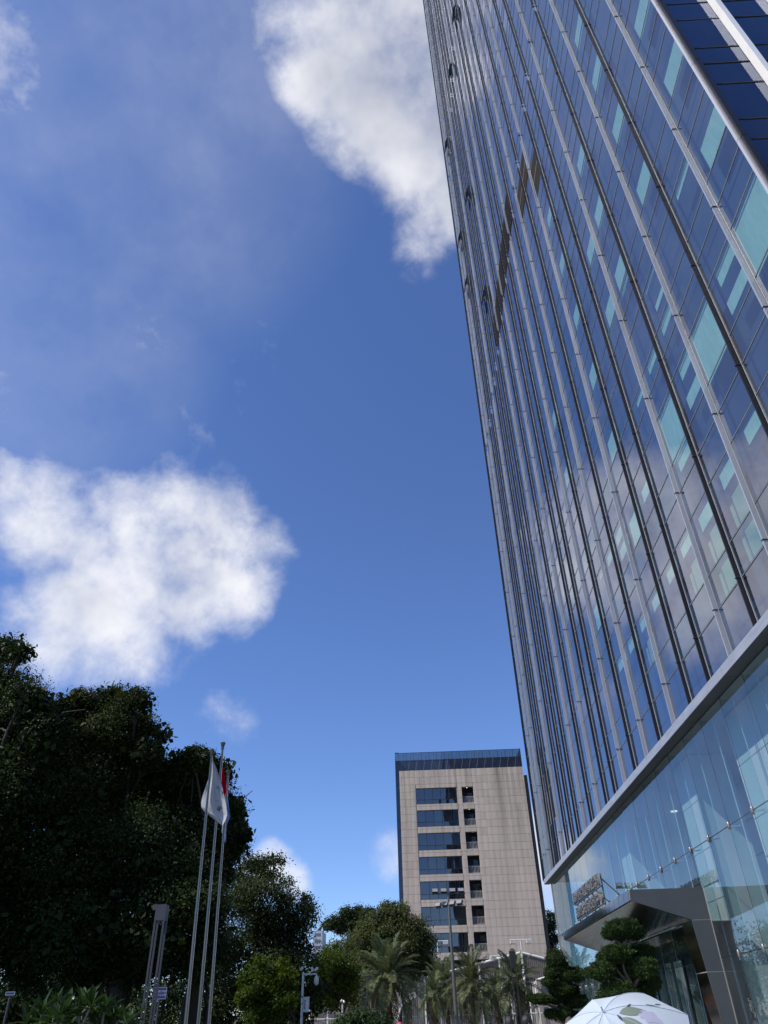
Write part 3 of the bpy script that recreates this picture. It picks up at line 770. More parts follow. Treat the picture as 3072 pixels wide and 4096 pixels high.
def bpane(parent, x0, x1, y, z0, z1, m):
    a_, b_ = random.gauss(0, .006), random.gauss(0, .006); w, h = x1 - x0, z1 - z0
    bb = MB(); bb.face([(x0, y, z0), (x1, y + a_ * w, z0), (x1, y + a_ * w + b_ * h, z1), (x0, y + b_ * h, z1)]); return bb.put('pane', m, parent)
for (kind, x0, x1, z0, z1) in openings:
    if kind == 'w':
        f = MB(); yf = BY + .30; xm = [x0 + (x1 - x0) * q / 5 for q in range(6)]; zm = z0 + (z1 - z0) * .30
        for q in range(6): f.box(xm[q] - (.035 if q else 0), xm[q] + (.035 if q < 5 else 0), yf, yf + .08, z0, z1)
        for q in range(5):
            for (a0, a1) in ((z0, z0 + .05), (z1 - .06, z1), (zm - .03, zm + .03)): f.box(xm[q] + .036, xm[q + 1] - .036, yf + .003, yf + .077, a0, a1)
        wf = f.put('window', M_bframe, ob, kind=None)
        for q in range(5):
            bpane(wf, xm[q] + .036, xm[q + 1] - .036, yf + .04, z0 + .05, zm - .03, M_bwin)
            bpane(wf, xm[q] + .036, xm[q + 1] - .036, yf + .04, zm + .03, z1 - .06, M_bwin)
    else:
        f = MB(); yf = BY + .28
        f.box(x0, x1, yf, yf + .05, z0 + 1.05, z0 + 1.10).box(x0, x1, yf, yf + .05, z0 + .08, z0 + .12)
        nb = 9
        for q in range(nb): xx = x0 + (x1 - x0) * (q + .5) / nb; f.box(xx - .024, xx + .024, yf + .006, yf + .04, z0 + .121, z0 + 1.049)
        rl = f.put('balcony_railing', M_rail, ob)
        f = MB(); xm_ = x0 + (x1 - x0) * (.55 if random.random() < .6 else .4); f.box(xm_ - .03, xm_ + .03, BY + 2.2, BY + 2.28, z0, z1).box(xm_ + .03, x1, BY + 2.2, BY + 2.28, z1 - .3, z1 - .24)
        dr = f.put('balcony_door', M_bframe, ob)
        bpane(dr, xm_ + .03, x1, BY + 2.24, z0, z1 - .3, M_bwin)
        f = MB(); f.lathe([(0, 0), (.07, 0), (.07, -.03), (0, -.03)], (x0 + .6 * (x1 - x0) * random.random() + .3, BY + 1.4, z1 + .2), 8); f.put('ceiling_light', M_lamp, ob)
# glass crown on top and glass strip on the left
cx0, cx1 = -2.47 * BS, 14.76 * BS
ncr = 16
zc = [ztop_s + .02, ztop_s + (ztop_g - ztop_s) * .5, ztop_g - .08]
crow = ob
for i in range(ncr):
    x0 = bx0 + (cx1 - bx0) * i / ncr; x1 = bx0 + (cx1 - bx0) * (i + 1) / ncr
    for j in range(2): bpane(crow, x0 + .03, x1 - .03, BY + .02, zc[j] + .03, zc[j + 1] - .03, M_bcrown)
    f = MB(); f.box(x0 - .028, x0 + .028, BY - .02, BY + .07, zc[0], zc[2]); f.put('mullion', M_bframe, crow)
    f = MB(); f.tube([(x0 + .2, BY + 1.2, zc[0]), (x0 + .9, BY + .5, zc[2])], .06, 5); f.put('inner_brace', M_rail, crow)
for z in zc: b = MB(); b.box(cx0, cx1, BY - .015, BY + .065, z - .025, z + .025); b.put('transom', M_bframe, crow)
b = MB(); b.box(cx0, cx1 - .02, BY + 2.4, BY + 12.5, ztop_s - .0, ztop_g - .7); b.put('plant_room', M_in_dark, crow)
b = MB(); b.box(cx1 - .05, cx1 + .05, BY - .02, BY + 12.5, ztop_s, ztop_g); b.put('end_post', M_bframe, crow)
nst = 22
for j in range(nst + 1):
    z1 = ztop_g - (ztop_g) * j / nst; 
    if j < nst:
        z0 = ztop_g - ztop_g * (j + 1) / nst
        bpane(crow, cx0 + .02, bx0 - .03, BY + .02, max(z0 + .03, .03), z1 - .03, M_bcrown)
    b = MB(); b.box(cx0 - .005, bx0 - .002, BY - .012, BY + .06, max(z1 - .028, 0.0), z1 + .028); b.put('strip_transom', M_bframe, crow)
b = MB(); b.box(cx0 - .01, cx0 + .02, BY - .025, BY + 13, 0, ztop_g + .03); b.put('strip_side', M_bcrown, crow)
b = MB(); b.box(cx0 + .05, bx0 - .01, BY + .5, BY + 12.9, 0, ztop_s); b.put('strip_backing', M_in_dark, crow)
b = MB(); b.box(bx1 + .0, bx1 + .75, BY + 1.2, BY + 12.9, 0, bz(28.75)); b.put('side_wing', M_stone_d, ob)  # wing's shadow brown comes from its stone colour

# ------------------------------------------------------------------ vegetation helpers
def leaf_cloud(blobs, n, size, sub=26, flat=.75, shape=.55):
    """blobs: (centre, radius) -> rhombic leaves gathered in sub-clumps over each blob"""
    tot = sum(r ** 2 for c, r in blobs); Vs = []
    for c, r in blobs:
        k = max(6, int(n * r * r / tot)); ns = max(5, int(sub * min(3, r)))
        u = rng.normal(size=(ns, 3)); u /= np.linalg.norm(u, axis=1)[:, None]
        sc_ = np.asarray(c) + u * (r * (rng.uniform(.45, 1.0, (ns, 1)) ** .6)) * np.array([1, 1, .9])
        idx = rng.integers(0, ns, k)
        p = sc_[idx] + rng.normal(size=(k, 3)) * (r * .16 + size * .8) * np.array([1, 1, .7])
        nrm = u[idx] * .7 + rng.normal(size=(k, 3)) * .65 + np.array([0, 0, .45]); nrm /= np.linalg.norm(nrm, axis=1)[:, None]
        t = rng.normal(size=(k, 3)); t -= nrm * np.sum(t * nrm, axis=1)[:, None]; t /= np.linalg.norm(t, axis=1)[:, None]
        w = np.cross(nrm, t); s_ = size * rng.uniform(.65, 1.35, (k, 1))
        q = np.stack([p - t * s_ * .5, p + w * s_ * shape * .5 + nrm * s_ * .06, p + t * s_ * .5, p - w * s_ * shape * .5 + nrm * s_ * .06], axis=1)
        Vs.append(q.reshape(-1, 3))
    V = np.concatenate(Vs); F = np.arange(len(V)).reshape(-1, 4)
    return V, F
M_bark = mat('grey_brown_bark', (.055, .045, .036), .9, 0, .35, 4, (1, 1, .3), .6, 12)
L_fic = leafmat('ficus_leaf', (.006, .013, .004), (.032, .056, .013), .16)
L_fic2 = leafmat('ficus_leaf_olive', (.007, .015, .004), (.042, .064, .013), .18)
L_mid = leafmat('broad_tree_leaf', (.014, .026, .010), (.060, .085, .028), .22)
L_yel = leafmat('young_yellow_leaf', (.014, .032, .005), (.085, .125, .016), .34)
L_olv = leafmat('olive_tree_leaf', (.022, .036, .012), (.115, .135, .045), .28)
L_pin = leafmat('podocarpus_leaf', (.011, .025, .008), (.065, .105, .030), .14)
L_shr = leafmat('shrub_leaf', (.015, .032, .012), (.05, .085, .03), .2)
def limb(a, c, r0, r1, n=5, wob=.06, seed=0):
    a, c = np.asarray(a, float), np.asarray(c, float); L = np.linalg.norm(c - a); rr = random.Random(seed)
    pts = []
    for i in range(n + 1):
        t = i / n; p = a + (c - a) * t + np.array([0, 0, math.sin(t * math.pi) * L * .08])
        if 0 < i < n: p = p + np.array([rr.uniform(-1, 1), rr.uniform(-1, 1), rr.uniform(-1, 1)]) * L * wob
        pts.append(p)
    return pts, [r0 + (r1 - r0) * i / n for i in range(n + 1)]
def tree(name, label, cat, blobs, base, n, size, lm, tr=.35, fork=.35, group=None, roots=0, sub=26, shape=.55, maxl=14, fill=0):
    t = thing(name, label, cat, (base[0], base[1], 0), group)
    V, F = leaf_cloud(blobs, n, size, sub, shape=shape)
    if fill:
        V2, F2 = leaf_cloud([(c, r * .62) for c, r in blobs], fill, size * 2.6, 10, shape=.8)
        F = np.concatenate([F, F2 + len(V)]); V = np.concatenate([V, V2])
    put('crown', mesh_np('crown', V, F, lm), t, kind='stuff')
    zt = max(c[2] for c, r in blobs); zf = zt * fork
    b = MB(); pts, rad = limb((base[0], base[1], -.1), (base[0] + .3, base[1], zf), tr * 1.25, tr * .8, 6, .03, hash(label) % 97)
    b.tube(pts, rad, 10); b.put('trunk', M_bark, t)
    top = pts[-1]
    order = sorted(blobs, key=lambda q: -q[1])[:maxl]
    for i, (c, r) in enumerate(order):
        b = MB(); pts, rad = limb(top, c, tr * .34, tr * .06, 5, .07, i + 3); b.tube(pts, rad, 7)
        for k in range(3):
            e = np.asarray(c) + rng.normal(size=3) * r * .6; p2, r2 = limb(pts[-2], e, tr * .13, tr * .04, 3, .08, i * 7 + k); b.tube(p2, r2, 5)
        b.put('limb', M_bark, t, kind='stuff')
    for k in range(roots):
        a = random.uniform(0, 6.28); rr = random.uniform(.3, 2.2)
        b = MB(); pts, rad = limb((base[0] + rr * math.cos(a), base[1] + rr * math.sin(a), -.1), (base[0] + .4 * rr * math.cos(a), base[1] + .4 * rr * math.sin(a), zf * random.uniform(.8, 1.25)), .09, .05, 5, .04, k)
        b.tube(pts, rad, 6); b.put('aerial_root', M_bark, t)
    return t
def vb(lst, Y, spread=2.0):
    """view px blobs -> 3D spheres near distance Y"""
    out = []
    for q in lst:
        x, y, r = q[:3]; dy = q[3] if len(q) > 3 else random.uniform(-spread, spread)
        px, py = dpx(x, y); yy = Y + dy
        out.append((onY(px, py, yy), r * 1.8517 * mpp(px, py, yy)))
    return out

# ------------------------------------------------------------------ big banyans on the left
fA = [(8, 1408, 42), (38, 1415, 22), (0, 1500, 80), (62, 1520, 52), (30, 1600, 90), (100, 1590, 52), (0, 1700, 110), (85, 1690, 95), (-80, 1560, 120), (-60, 1800, 140)]
fB = [(150, 1532, 42), (195, 1520, 38), (245, 1515, 34), (290, 1515, 34), (170, 1600, 70), (235, 1590, 66), (296, 1580, 46), (312, 1630, 38), (262, 1690, 92), (165, 1720, 100), (325, 1720, 70), (120, 1640, 60), (348, 1588, 12), (358, 1592, 7)]
fC = [(400, 1650, 28), (432, 1642, 30), (455, 1672, 36), (410, 1710, 62), (462, 1750, 52), (496, 1752, 28), (506, 1800, 28), (482, 1840, 40), (420, 1815, 76), (470, 1885, 34), (375, 1680, 36), (500, 1765, 20)]
fD = [(60, 1850, 105), (170, 1850, 105), (290, 1840, 105), (385, 1890, 85), (40, 1970, 100), (140, 1990, 105), (255, 1990, 105), (360, 1990, 95), (430, 1960, 60), (450, 2040, 50), (60, 2075, 62), (190, 2070, 62), (320, 2075, 62), (415, 2070, 52), (-60, 2000, 120), (-40, 1880, 130)]
ficus_group = 'large banyan trees along the left edge of the plaza'
tree('banyan_tree', 'tallest dark banyan cut off by the left edge of the picture', 'tree', vb(fA, 39), (-25, 39), 70000, .135, L_fic, .7, .32, ficus_group, 8, fill=14000)
tree('banyan_tree', 'dark banyan with flat lumpy top between the leftmost tree and the flagpoles', 'tree', vb(fB, 43), (-18, 44), 105000, .135, L_fic2, .6, .3, ficus_group, 8, fill=14000)
tree('banyan_tree', 'dark banyan right behind the three flagpoles', 'tree', vb(fC, 45), (-12.2, 45), 85000, .135, L_fic2, .5, .3, ficus_group, 8, fill=14000)
tree('banyan_tree', 'low spreading banyan in front, its dark foliage filling the lower left', 'tree', vb(fD, 41, 1.2), (-15.5, 42.5), 150000, .15, L_fic, .55, .4, ficus_group, 10, fill=14000)
# ------------------------------------------------------------------ trees in the middle distance
T2 = [(562, 1872, 30), (590, 1872, 26), (535, 1895, 42), (500, 1940, 56), (566, 1940, 54), (612, 1925, 30), (640, 1985, 40), (662, 1965, 17), (664, 1935, 11), (655, 1948, 12), (600, 2005, 58), (540, 2030, 66), (480, 2040, 56), (648, 2040, 26), (500, 2120, 56), (600, 2095, 50), (650, 2080, 34), (560, 2130, 50)]
tree('broad_tree', 'airy green tree right of the flagpoles, feathery top against a cloud', 'tree', vb(T2, 56), (-8.5, 57), 60000, .19, L_mid, .35, .35, sub=18, shape=.42)
Y1b = [(562, 2076, 9), (566, 2088, 14), (552, 2098, 13), (574, 2106, 16), (540, 2116, 16), (558, 2122, 17), (530, 2138, 17), (578, 2132, 14), (548, 2146, 18), (566, 2156, 18), (522, 2158, 13), (540, 2172, 18), (572, 2180, 20), (550, 2196, 18)]
Y2b = [(611, 2078, 8), (609, 2090, 12), (598, 2100, 13), (620, 2106, 13), (606, 2116, 15), (626, 2126, 13), (594, 2132, 14), (614, 2140, 16), (600, 2156, 17), (624, 2160, 13), (606, 2176, 18), (590, 2186, 15)]
yg = 'young yellow green trees in front of the dark trees'
tree('young_tree', 'young yellow green tree with pointed crown, the left one of two', 'tree', vb(Y1b, 38, .8), (-6.8, 38), 8000, .15, L_yel, .06, .4, yg, sub=14, shape=.45)
tree('young_tree', 'young yellow green tree with pointed crown, nearer the camera mast', 'tree', vb(Y2b, 38, .8), (-6.0, 38.4), 6500, .15, L_yel, .06, .4, yg, sub=14, shape=.45)
I1 = [(720, 2058, 22), (702, 2082, 30), (738, 2085, 28), (690, 2115, 26), (722, 2125, 36), (758, 2110, 24), (748, 2140, 30), (700, 2150, 34)]
tree('leafy_tree', 'bright yellow green leafy tree left of the tallest palm', 'tree', vb(I1, 66), (-6.4, 66), 14000, .2, L_yel, .18, .35)
K1 = [(748, 1978, 14), (772, 1975, 14), (722, 1992, 12), (708, 2000, 8), (795, 1975, 14), (760, 1998, 16), (735, 2004, 14), (782, 2004, 18)]
t_ = tree('flat_topped_tree', 'flat topped spreading tree standing far behind the yellow green tree', 'tree', [(c * np.array([1, 1, 1]), r) for c, r in vb(K1, 104)], (-7.5, 104), 15000, .26, L_mid, .3, .55)
L1 = [(850, 1975, 28), (822, 1995, 30), (800, 2025, 36), (850, 2030, 48), (888, 2005, 30), (912, 2035, 26), (878, 2058, 44), (830, 2070, 38), (926, 2085, 26), (895, 2098, 24), (940, 2092, 13), (945, 2108, 10), (790, 2060, 34), (770, 2040, 26), (778, 2080, 26), (868, 1968, 14), (835, 1968, 14)]
tree('round_tree', 'dark olive round headed tree in front of the stone office block', 'tree', vb(L1, 88), (-2.6, 88), 42000, .24, L_olv, .3, .35, sub=20)
M1 = [(1188, 1978, 9), (1192, 1995, 10), (1184, 2012, 11), (1194, 2030, 12), (1186, 2048, 12), (1196, 2060, 12)]
tree('far_tree', 'thin dark tree seen in the gap between stone block and lobby', 'tree', vb(M1, 150, 3), (26.5, 150), 5000, .34, L_mid, .25, .5)
B1 = [(752, 2218, 20), (775, 2210, 22), (800, 2208, 22), (822, 2218, 20), (735, 2226, 18)]
tree('clipped_bush', 'low dark green bush below the palms', 'bush', vb(B1, 42, .8), (-2.8, 42), 9000, .14, L_shr, .05, .3, sub=30)
# ------------------------------------------------------------------ palms
M_ptrunk = mat('palm_trunk_bark', (.085, .068, .05), .95, 0, .4, 6, (1, 1, 1), .8, 25)
L_palm = leafmat('palm_leaflet', (.050, .072, .034), (.19, .225, .11), .2, .45)
L_palm_dry = leafmat('dry_palm_leaflet', (.10, .075, .03), (.20, .15, .07), .2, .5)
def frond_mesh(L, droop, m, seed, nl=44):
    r = random.Random(seed); V = []; Fq = []
    def P(t):
        return Vector((L * (t - .12 * droop * t ** 3), 0, L * (.22 * t - droop * .55 * t ** 2.2)))
    rib = []
    for i in range(9):
        t = i / 8; p = P(t); w = .028 * (1 - .8 * t); rib.append((p + Vector((0, w, 0)), p + Vector((0, -w, 0)), p + Vector((0, 0, -w))))
    for i in range(8):
        for a_, c_ in ((0, 1), (1, 2), (2, 0)):
            b_ = len(V); V += [rib[i][a_], rib[i][c_], rib[i + 1][c_], rib[i + 1][a_]]; Fq.append((b_, b_ + 1, b_ + 2, b_ + 3))
    for i in range(nl):
        t = .16 + .84 * i / nl; p = P(t); tn = (P(min(1, t + .02)) - P(t - .02)).normalized()
        ln = L * .23 * (math.sin(math.pi * min(1, .15 + t * .85)) ** .6) * r.uniform(.85, 1.1)
        for sgn in (-1, 1):
            d = (tn * r.uniform(.65, .95) + Vector((0, sgn * .8, r.uniform(.1, .55)))).normalized()
            w = tn.cross(d).cross(d).normalized() * .026 * L / 2.4
            q = p + d * ln * .55 + Vector((0, 0, .0)); e = p + d * ln + Vector((0, 0, -ln * .18 * (1 + droop)))
            b_ = len(V); V += [p - w * .6, q - w, e, q + w]; Fq.append((b_, b_ + 1, b_ + 2, b_ + 3))
    return mesh_np('frond', [tuple(v) for v in V], Fq, m)
fr = [frond_mesh(2.5, d, L_palm, s_) for s_, d in enumerate((.35, .7, 1.0, 1.3))] + [frond_mesh(2.3, 1.7, L_palm_dry, 9)]
def palm(label, x, Y, ztop, R_, tr=.17, n=34, seed=0):
    r = random.Random(seed); t = thing('date_palm', label, 'palm', (x, Y, 0), 'date palms across the far side of the plaza')
    b = MB(); zs = np.linspace(-.05, ztop, 26)
    pts = [(x + .08 * math.sin(z * .7 + seed), Y, z) for z in zs]
    rad = [tr * (1.25 - .35 * i / 25 + (.10 if i % 2 else -.05)) for i in range(26)]; rad[-2] = tr * 1.5; rad[-1] = tr * 1.1; rad[-3] = tr * 1.35
    b.tube(pts, rad, 10, smooth=False); tk = b.put('trunk', M_ptrunk, t)
    b = MB()
    for i in range(90):                                    # stubs of cut leaf bases
        z = r.uniform(ztop * .25, ztop * .97); a = r.uniform(0, 6.28); rr = tr * 1.0
        p = Vector((x + .08 * math.sin(z * .7 + seed) + rr * math.cos(a), Y + rr * math.sin(a), z)); o = Vector((math.cos(a) * .07, math.sin(a) * .07, .10))
        b.tube([p, p + o], [.05, .025], 4, smooth=False)
    b.put('leaf_stubs', M_ptrunk, tk, kind='stuff')
    for i in range(n):
        u = (i + .5) / n; el = math.radians(82 - 120 * u ** 1.15); a = i * 2.399 + r.uniform(-.2, .2)
        me = fr[min(3, int(u * 4 + r.uniform(-.3, .5)))] if not (u > .93) else fr[4]
        put('frond', me, t, (x + .08 * math.sin(ztop * .7 + seed), Y, ztop), rot=(r.uniform(-.25, .25), -el + .2, a), scale=(R_ / 2.2 * r.uniform(.85, 1.1),) * 3)
    return t
def pv(x, y, Y): return onY(*dpx(x, y), Y)
def palm_at(label, vx, vy, Y, R_, **k):
    p = pv(vx, vy, Y); return palm(label, p[0], Y, p[2], R_, **k)
palm_at('largest date palm with wide grey green fronds in front of the round tree', 838, 2118, 70, 3.1, tr=.24, n=46, seed=1)
palm_at('date palm half hidden left of the largest palm, over the bush', 772, 2150, 74, 2.3, n=30, seed=2)
palm_at('small date palm with dry yellow leaves left of the tall floodlight mast', 938, 2150, 76, 2.0, tr=.2, n=30, seed=3)
palm_at('dense date palm immediately right of the tall floodlight mast', 1018, 2128, 73, 2.75, tr=.19, n=42, seed=4)
palm_at('short date palm between two taller palms, drooping fronds', 1073, 2146, 79, 2.1, tr=.2, n=30, seed=5)
palm_at('date palm under the gable of the ribbed shed, black lamp in front', 1113, 2128, 73, 2.6, tr=.17, n=40, seed=6)
palm_at('thin date palm behind the floodlight mast', 962, 2130, 80, 2.5, tr=.15, n=34, seed=7)
prop_lab = {1018: 'dark prop pole of the dense palm beside the floodlight mast, on its ', 1073: 'dark prop pole of the short drooping palm, on its ', 1113: 'dark prop pole of the palm under the gable, on its ', 938: 'dark prop pole of the small dry palm, on its '}
for (vx, Y) in ((1018, 73), (1073, 79), (1113, 73), (938, 76)):   # wooden props round the planted palms
    p = pv(vx, 2150, Y)
    for a in (0.6, 2.7, 4.8):
        b = MB(); b.tube([(p[0] + 1.0 * math.cos(a), Y + 1.0 * math.sin(a), 0), (p[0] + .18 * math.cos(a), Y + .18 * math.sin(a), 2.0)], .035, 6)
        tag(b.put('tree_prop', M_bark), prop_lab[vx] + ('left', 'right', 'rear')[int(a / 2)], 'prop', 'props round the palm trunks')
# ------------------------------------------------------------------ cloud pruned podocarpus
M_pbark = mat('pale_bark', (.20, .15, .10), .9, 0, .3, 5, (1, 1, .4), .5, 20)
def topiary(label, x, Y, pads, seed):
    t = thing('cloud_pruned_tree', label, 'topiary', (x, Y, 0), 'cloud pruned trees before the lobby')
    P3 = []
    for vx, vy, rx, ry, dy in pads:
        px, py = dpx(vx, vy); yy = Y + dy; m_ = 1.8517 * mpp(px, py, yy); P3.append((onY(px, py, yy), rx * m_, ry * m_))
    zt = max(p[0][2] for p in P3); tops = [p for p in P3 if p[0][2] == zt][0][0]
    pts = [(x, Y, 0)] + [(x + math.sin(k * 1.9 + seed) * .16 + (tops[0] - x) * k / 7, Y + math.cos(k * 1.3) * .12, zt * k / 7) for k in range(1, 8)]
    b = MB(); b.tube(pts, [.15 - .014 * k for k in range(8)], 8); b.put('trunk', M_pbark, t)
    for (c, rx, rz) in P3:
        k = max(0, min(7, int(c[2] / zt * 7 - .8)))
        b = MB(); pp, rr = limb(pts[k], (c[0], c[1], c[2] - rz * .4), .07, .035, 4, .06, k); b.tube(pp, rr, 6); b.put('branch', M_pbark, t)
        n = int(5200 * rx * max(rx, rz) / .35)
        u = rng.normal(size=(n, 3)); u /= np.linalg.norm(u, axis=1)[:, None]
        lump = 1 + .13 * np.sin(u[:, 0] * 7 + seed) * np.sin(u[:, 1] * 8 + c[2] * 9) + .08 * np.sin(u[:, 2] * 11 + c[0])
        p = np.asarray(c) + u * np.array([rx, rx, rz]) * (rng.uniform(.80, 1.04, (n, 1)) * lump[:, None])
        t_ = u * .9 + rng.normal(size=(n, 3)) * .55 + np.array([0, 0, .35]); t_ /= np.linalg.norm(t_, axis=1)[:, None]
        w = np.cross(t_, rng.normal(size=(n, 3))); w /= np.linalg.norm(w, axis=1)[:, None]; s_ = rng.uniform(.06, .11, (n, 1))
        q = np.stack([p, p + t_ * s_ * .5 + w * s_ * .17, p + t_ * s_, p + t_ * s_ * .5 - w * s_ * .17], 1).reshape(-1, 3)
        pd = put('foliage_pad', mesh_np('foliage_pad', q, np.arange(len(q)).reshape(-1, 4), L_pin), t, kind='stuff')
        b = MB(); b.lathe([(rx * .84 * math.cos(a), rz * .84 * math.sin(a)) for a in np.linspace(-1.5, 1.5, 9)], tuple(c), 14); b.put('opaque_core', L_pin, pd)  # solid leaf-coloured core added to make the pad opaque
    return t
tA = [(1346, 2008, 37, 19, 0), (1318, 2018, 16, 10, .25), (1372, 2016, 17, 12, -.2), (1334, 2060, 33, 15, -.2), (1388, 2058, 26, 13, .2), (1308, 2068, 18, 9, .2), (1300, 2098, 25, 17, -.3), (1274, 2102, 13, 8, -.1),
      (1388, 2092, 30, 20, -.3), (1345, 2098, 26, 12, .4), (1407, 2122, 20, 14, .3), (1334, 2146, 36, 22, -.2), (1387, 2148, 26, 15, .2), (1310, 2158, 20, 13, .2), (1350, 2186, 44, 18, 0)]
tB = [(1200, 2072, 20, 18, 0), (1206, 2094, 25, 15, .2), (1188, 2104, 12, 9, -.3), (1246, 2106, 17, 14, .2), (1226, 2108, 16, 11, -.2), (1184, 2122, 14, 7, -.3), (1213, 2136, 28, 14, .1), (1236, 2138, 15, 10, .3), (1167, 2158, 22, 8, -.4), (1146, 2154, 9, 5, -.4), (1200, 2160, 18, 7, .1),
      (1242, 2162, 26, 12, .3), (1217, 2191, 22, 15, .1), (1190, 2190, 14, 8, -.3), (1236, 2196, 18, 10, .3)]
topiary('larger cloud pruned tree standing right in front of the entrance portal', 7.0, 30.2, tA, 1)
topiary('smaller cloud pruned tree left of the portal, in front of the ribbed shed', 7.05, 44, tB, 3)
# ------------------------------------------------------------------ frangipani shrub, bottom left
L_fra = leafmat('frangipani_leaf', (.014, .034, .010), (.040, .078, .022), .2, .4)
fs = thing('frangipani_shrub', 'broad leaved frangipani shrub at the bottom left corner', 'shrub', onY(*dpx(160, 2250), 17) * np.array([1, 1, 0]))
bb = MB(); nseg = 7; P = []; Fc = []
for i in range(nseg + 1):
    t = i / nseg; w = .042 * math.sin(math.pi * t ** 1.25) + .004; zc_ = -.16 * t * t * .32
    P += [(.32 * t, -w, zc_ + .012), (.32 * t, 0, zc_), (.32 * t, w, zc_ + .012)]
for i in range(nseg):
    for k in range(2): Fc.append((i * 3 + k, i * 3 + k + 1, i * 3 + 3 + k + 1, i * 3 + 3 + k))
bb.add(P, Fc, True); lfm = bb.mesh('leaf', L_fra)
M_frs = mat('frangipani_stem', (.16, .15, .12), .8, 0, .2, 5)
tips = [(58, 2196), (90, 2178), (120, 2160), (140, 2172), (170, 2182), (195, 2164), (225, 2172), (255, 2190), (275, 2200), (105, 2198), (150, 2200), (200, 2196), (235, 2205), (75, 2205), (180, 2150), (130, 2190)]
for k, (vx, vy) in enumerate(tips):
    Y = 17 + random.uniform(-.7, .7); p = onY(*dpx(vx, vy + 12), Y)
    b = MB(); pp, rr = limb((p[0] * .95 + fs.location[0] * .05, Y, 0), p, .035, .022, 4, .05, k); b.tube(pp, rr, 6); b.put('stem', M_frs, fs)
    nl = 17
    for q in range(nl):
        a = q * 2.4 + k; el = math.radians(random.uniform(-5, 70) if q > 3 else random.uniform(45, 85))
        put('leaf', lfm, fs, p + np.array([0, 0, random.uniform(-.06, .02)]), rot=(random.uniform(-.3, .3), -el, a), scale=(random.uniform(.9, 1.35),) * 3)
b = MB()
for k in range(3):
    p = onY(*dpx(*[(158, 2155), (285, 2196), (292, 2200)][k]), 16.6)
    for q in range(5):
        a = q * 1.2566; b.face([p, p + np.array([math.cos(a) * .028, -.01, math.sin(a) * .028]), p + np.array([math.cos(a + .6) * .034, -.012, math.sin(a + .6) * .034]), p + np.array([math.cos(a + 1.1) * .022, -.01, math.sin(a + 1.1) * .022])])
b.put('blossom', mat('white_blossom', (.75, .72, .6), .6, 0, .05, 3), fs, kind='stuff')
# ------------------------------------------------------------------ flagpoles and flags
M_pole = mat('brushed_pole_steel', (.155, .15, .142), .26, .9, .15, 3, (1, 1, .2))
def pole(label, vt, vb_, Y):
    pt, pb = onY(vt[0], vt[1], Y), onY(vb_[0], vb_[1], Y); d = (pt - pb) / (pt[2] - pb[2]); base = pb - d * pb[2]
    t = thing('flagpole', label, 'flagpole', tuple(base), 'three steel flagpoles beside the trees')
    H_ = pt[2]; q = lambda z: tuple(base + d * z)
    b = MB(); b.tube([q(z) for z in np.linspace(0.3, H_ - .32, 14)], list(np.linspace(.082, .043, 14)), 14); b.put('shaft', M_pole, t)
    b = MB(); b.tube([q(0), q(.05), q(.06), q(.3)], [.2, .2, .12, .11], 14, smooth=False); b.put('base_collar', M_steel, t)
    b = MB(); b.tube([q(H_ - .32), q(H_ - .26), q(H_ - .25), q(H_ - .2), q(H_ - .02), q(H_)], [.075, .075, .055, .075, .125, .11], 12, smooth=False); b.put('finial', M_pole, t)
    for z in (H_ * .45, H_ * .62, H_ * .3):
        b = MB(); rz_ = (.082 - .039 * z / H_) * 1.13; b.tube([q(z - .03), q(z + .03)], [rz_, rz_], 12); b.put('joint_ring', M_pole, t)
    b = MB(); b.tube([tuple(np.array(q(z)) + np.array([.07, -.06, 0])) for z in (.9, H_ * .5, H_ - .3)], .008, 5); b.put('halyard', M_plate_l, t)
    return q
c1s = lambda x, y: (x * .7836, 2450 + y * .7836)
q1 = pole('steel flagpole flying the white flag, nearest and leftmost of three', c1s(1083, 702), c1s(948, 2101), 33.2)
q2 = pole('tallest steel flagpole, the middle one, with the red flag', c1s(1139, 664), c1s(1012, 2101), 34.6)
q3 = pole('shortest looking steel flagpole on the right with the blue flag', c1s(1165, 806), c1s(1067, 2101), 36.2)
def cloth(name, mats, fold=.0, trans=.35):
    m, nt, out = nodes_of(name); N, L = nt.nodes, nt.links
    tc = N.new('ShaderNodeTexCoord'); ns = N.new('ShaderNodeTexNoise'); ns.inputs['Scale'].default_value = 40; L.new(tc.outputs['Object'], ns.inputs['Vector'])
    r = N.new('ShaderNodeValToRGB'); r.color_ramp.elements[0].color = tuple(c * .93 for c in mats) + (1,); r.color_ramp.elements[1].color = tuple(mats) + (1,); L.new(ns.outputs['Fac'], r.inputs[0])
    d = N.new('ShaderNodeBsdfDiffuse'); t = N.new('ShaderNodeBsdfTranslucent'); L.new(r.outputs[0], d.inputs[0]); L.new(r.outputs[0], t.inputs[0])
    mx = N.new('ShaderNodeMixShader'); mx.inputs[0].default_value = trans; L.new(d.outputs[0], mx.inputs[1]); L.new(t.outputs[0], mx.inputs[2]); L.new(mx.outputs[0], out.inputs[0]); return m
FZ = lambda x, y: (780 + x * .1356, 3040 + y * .1356)
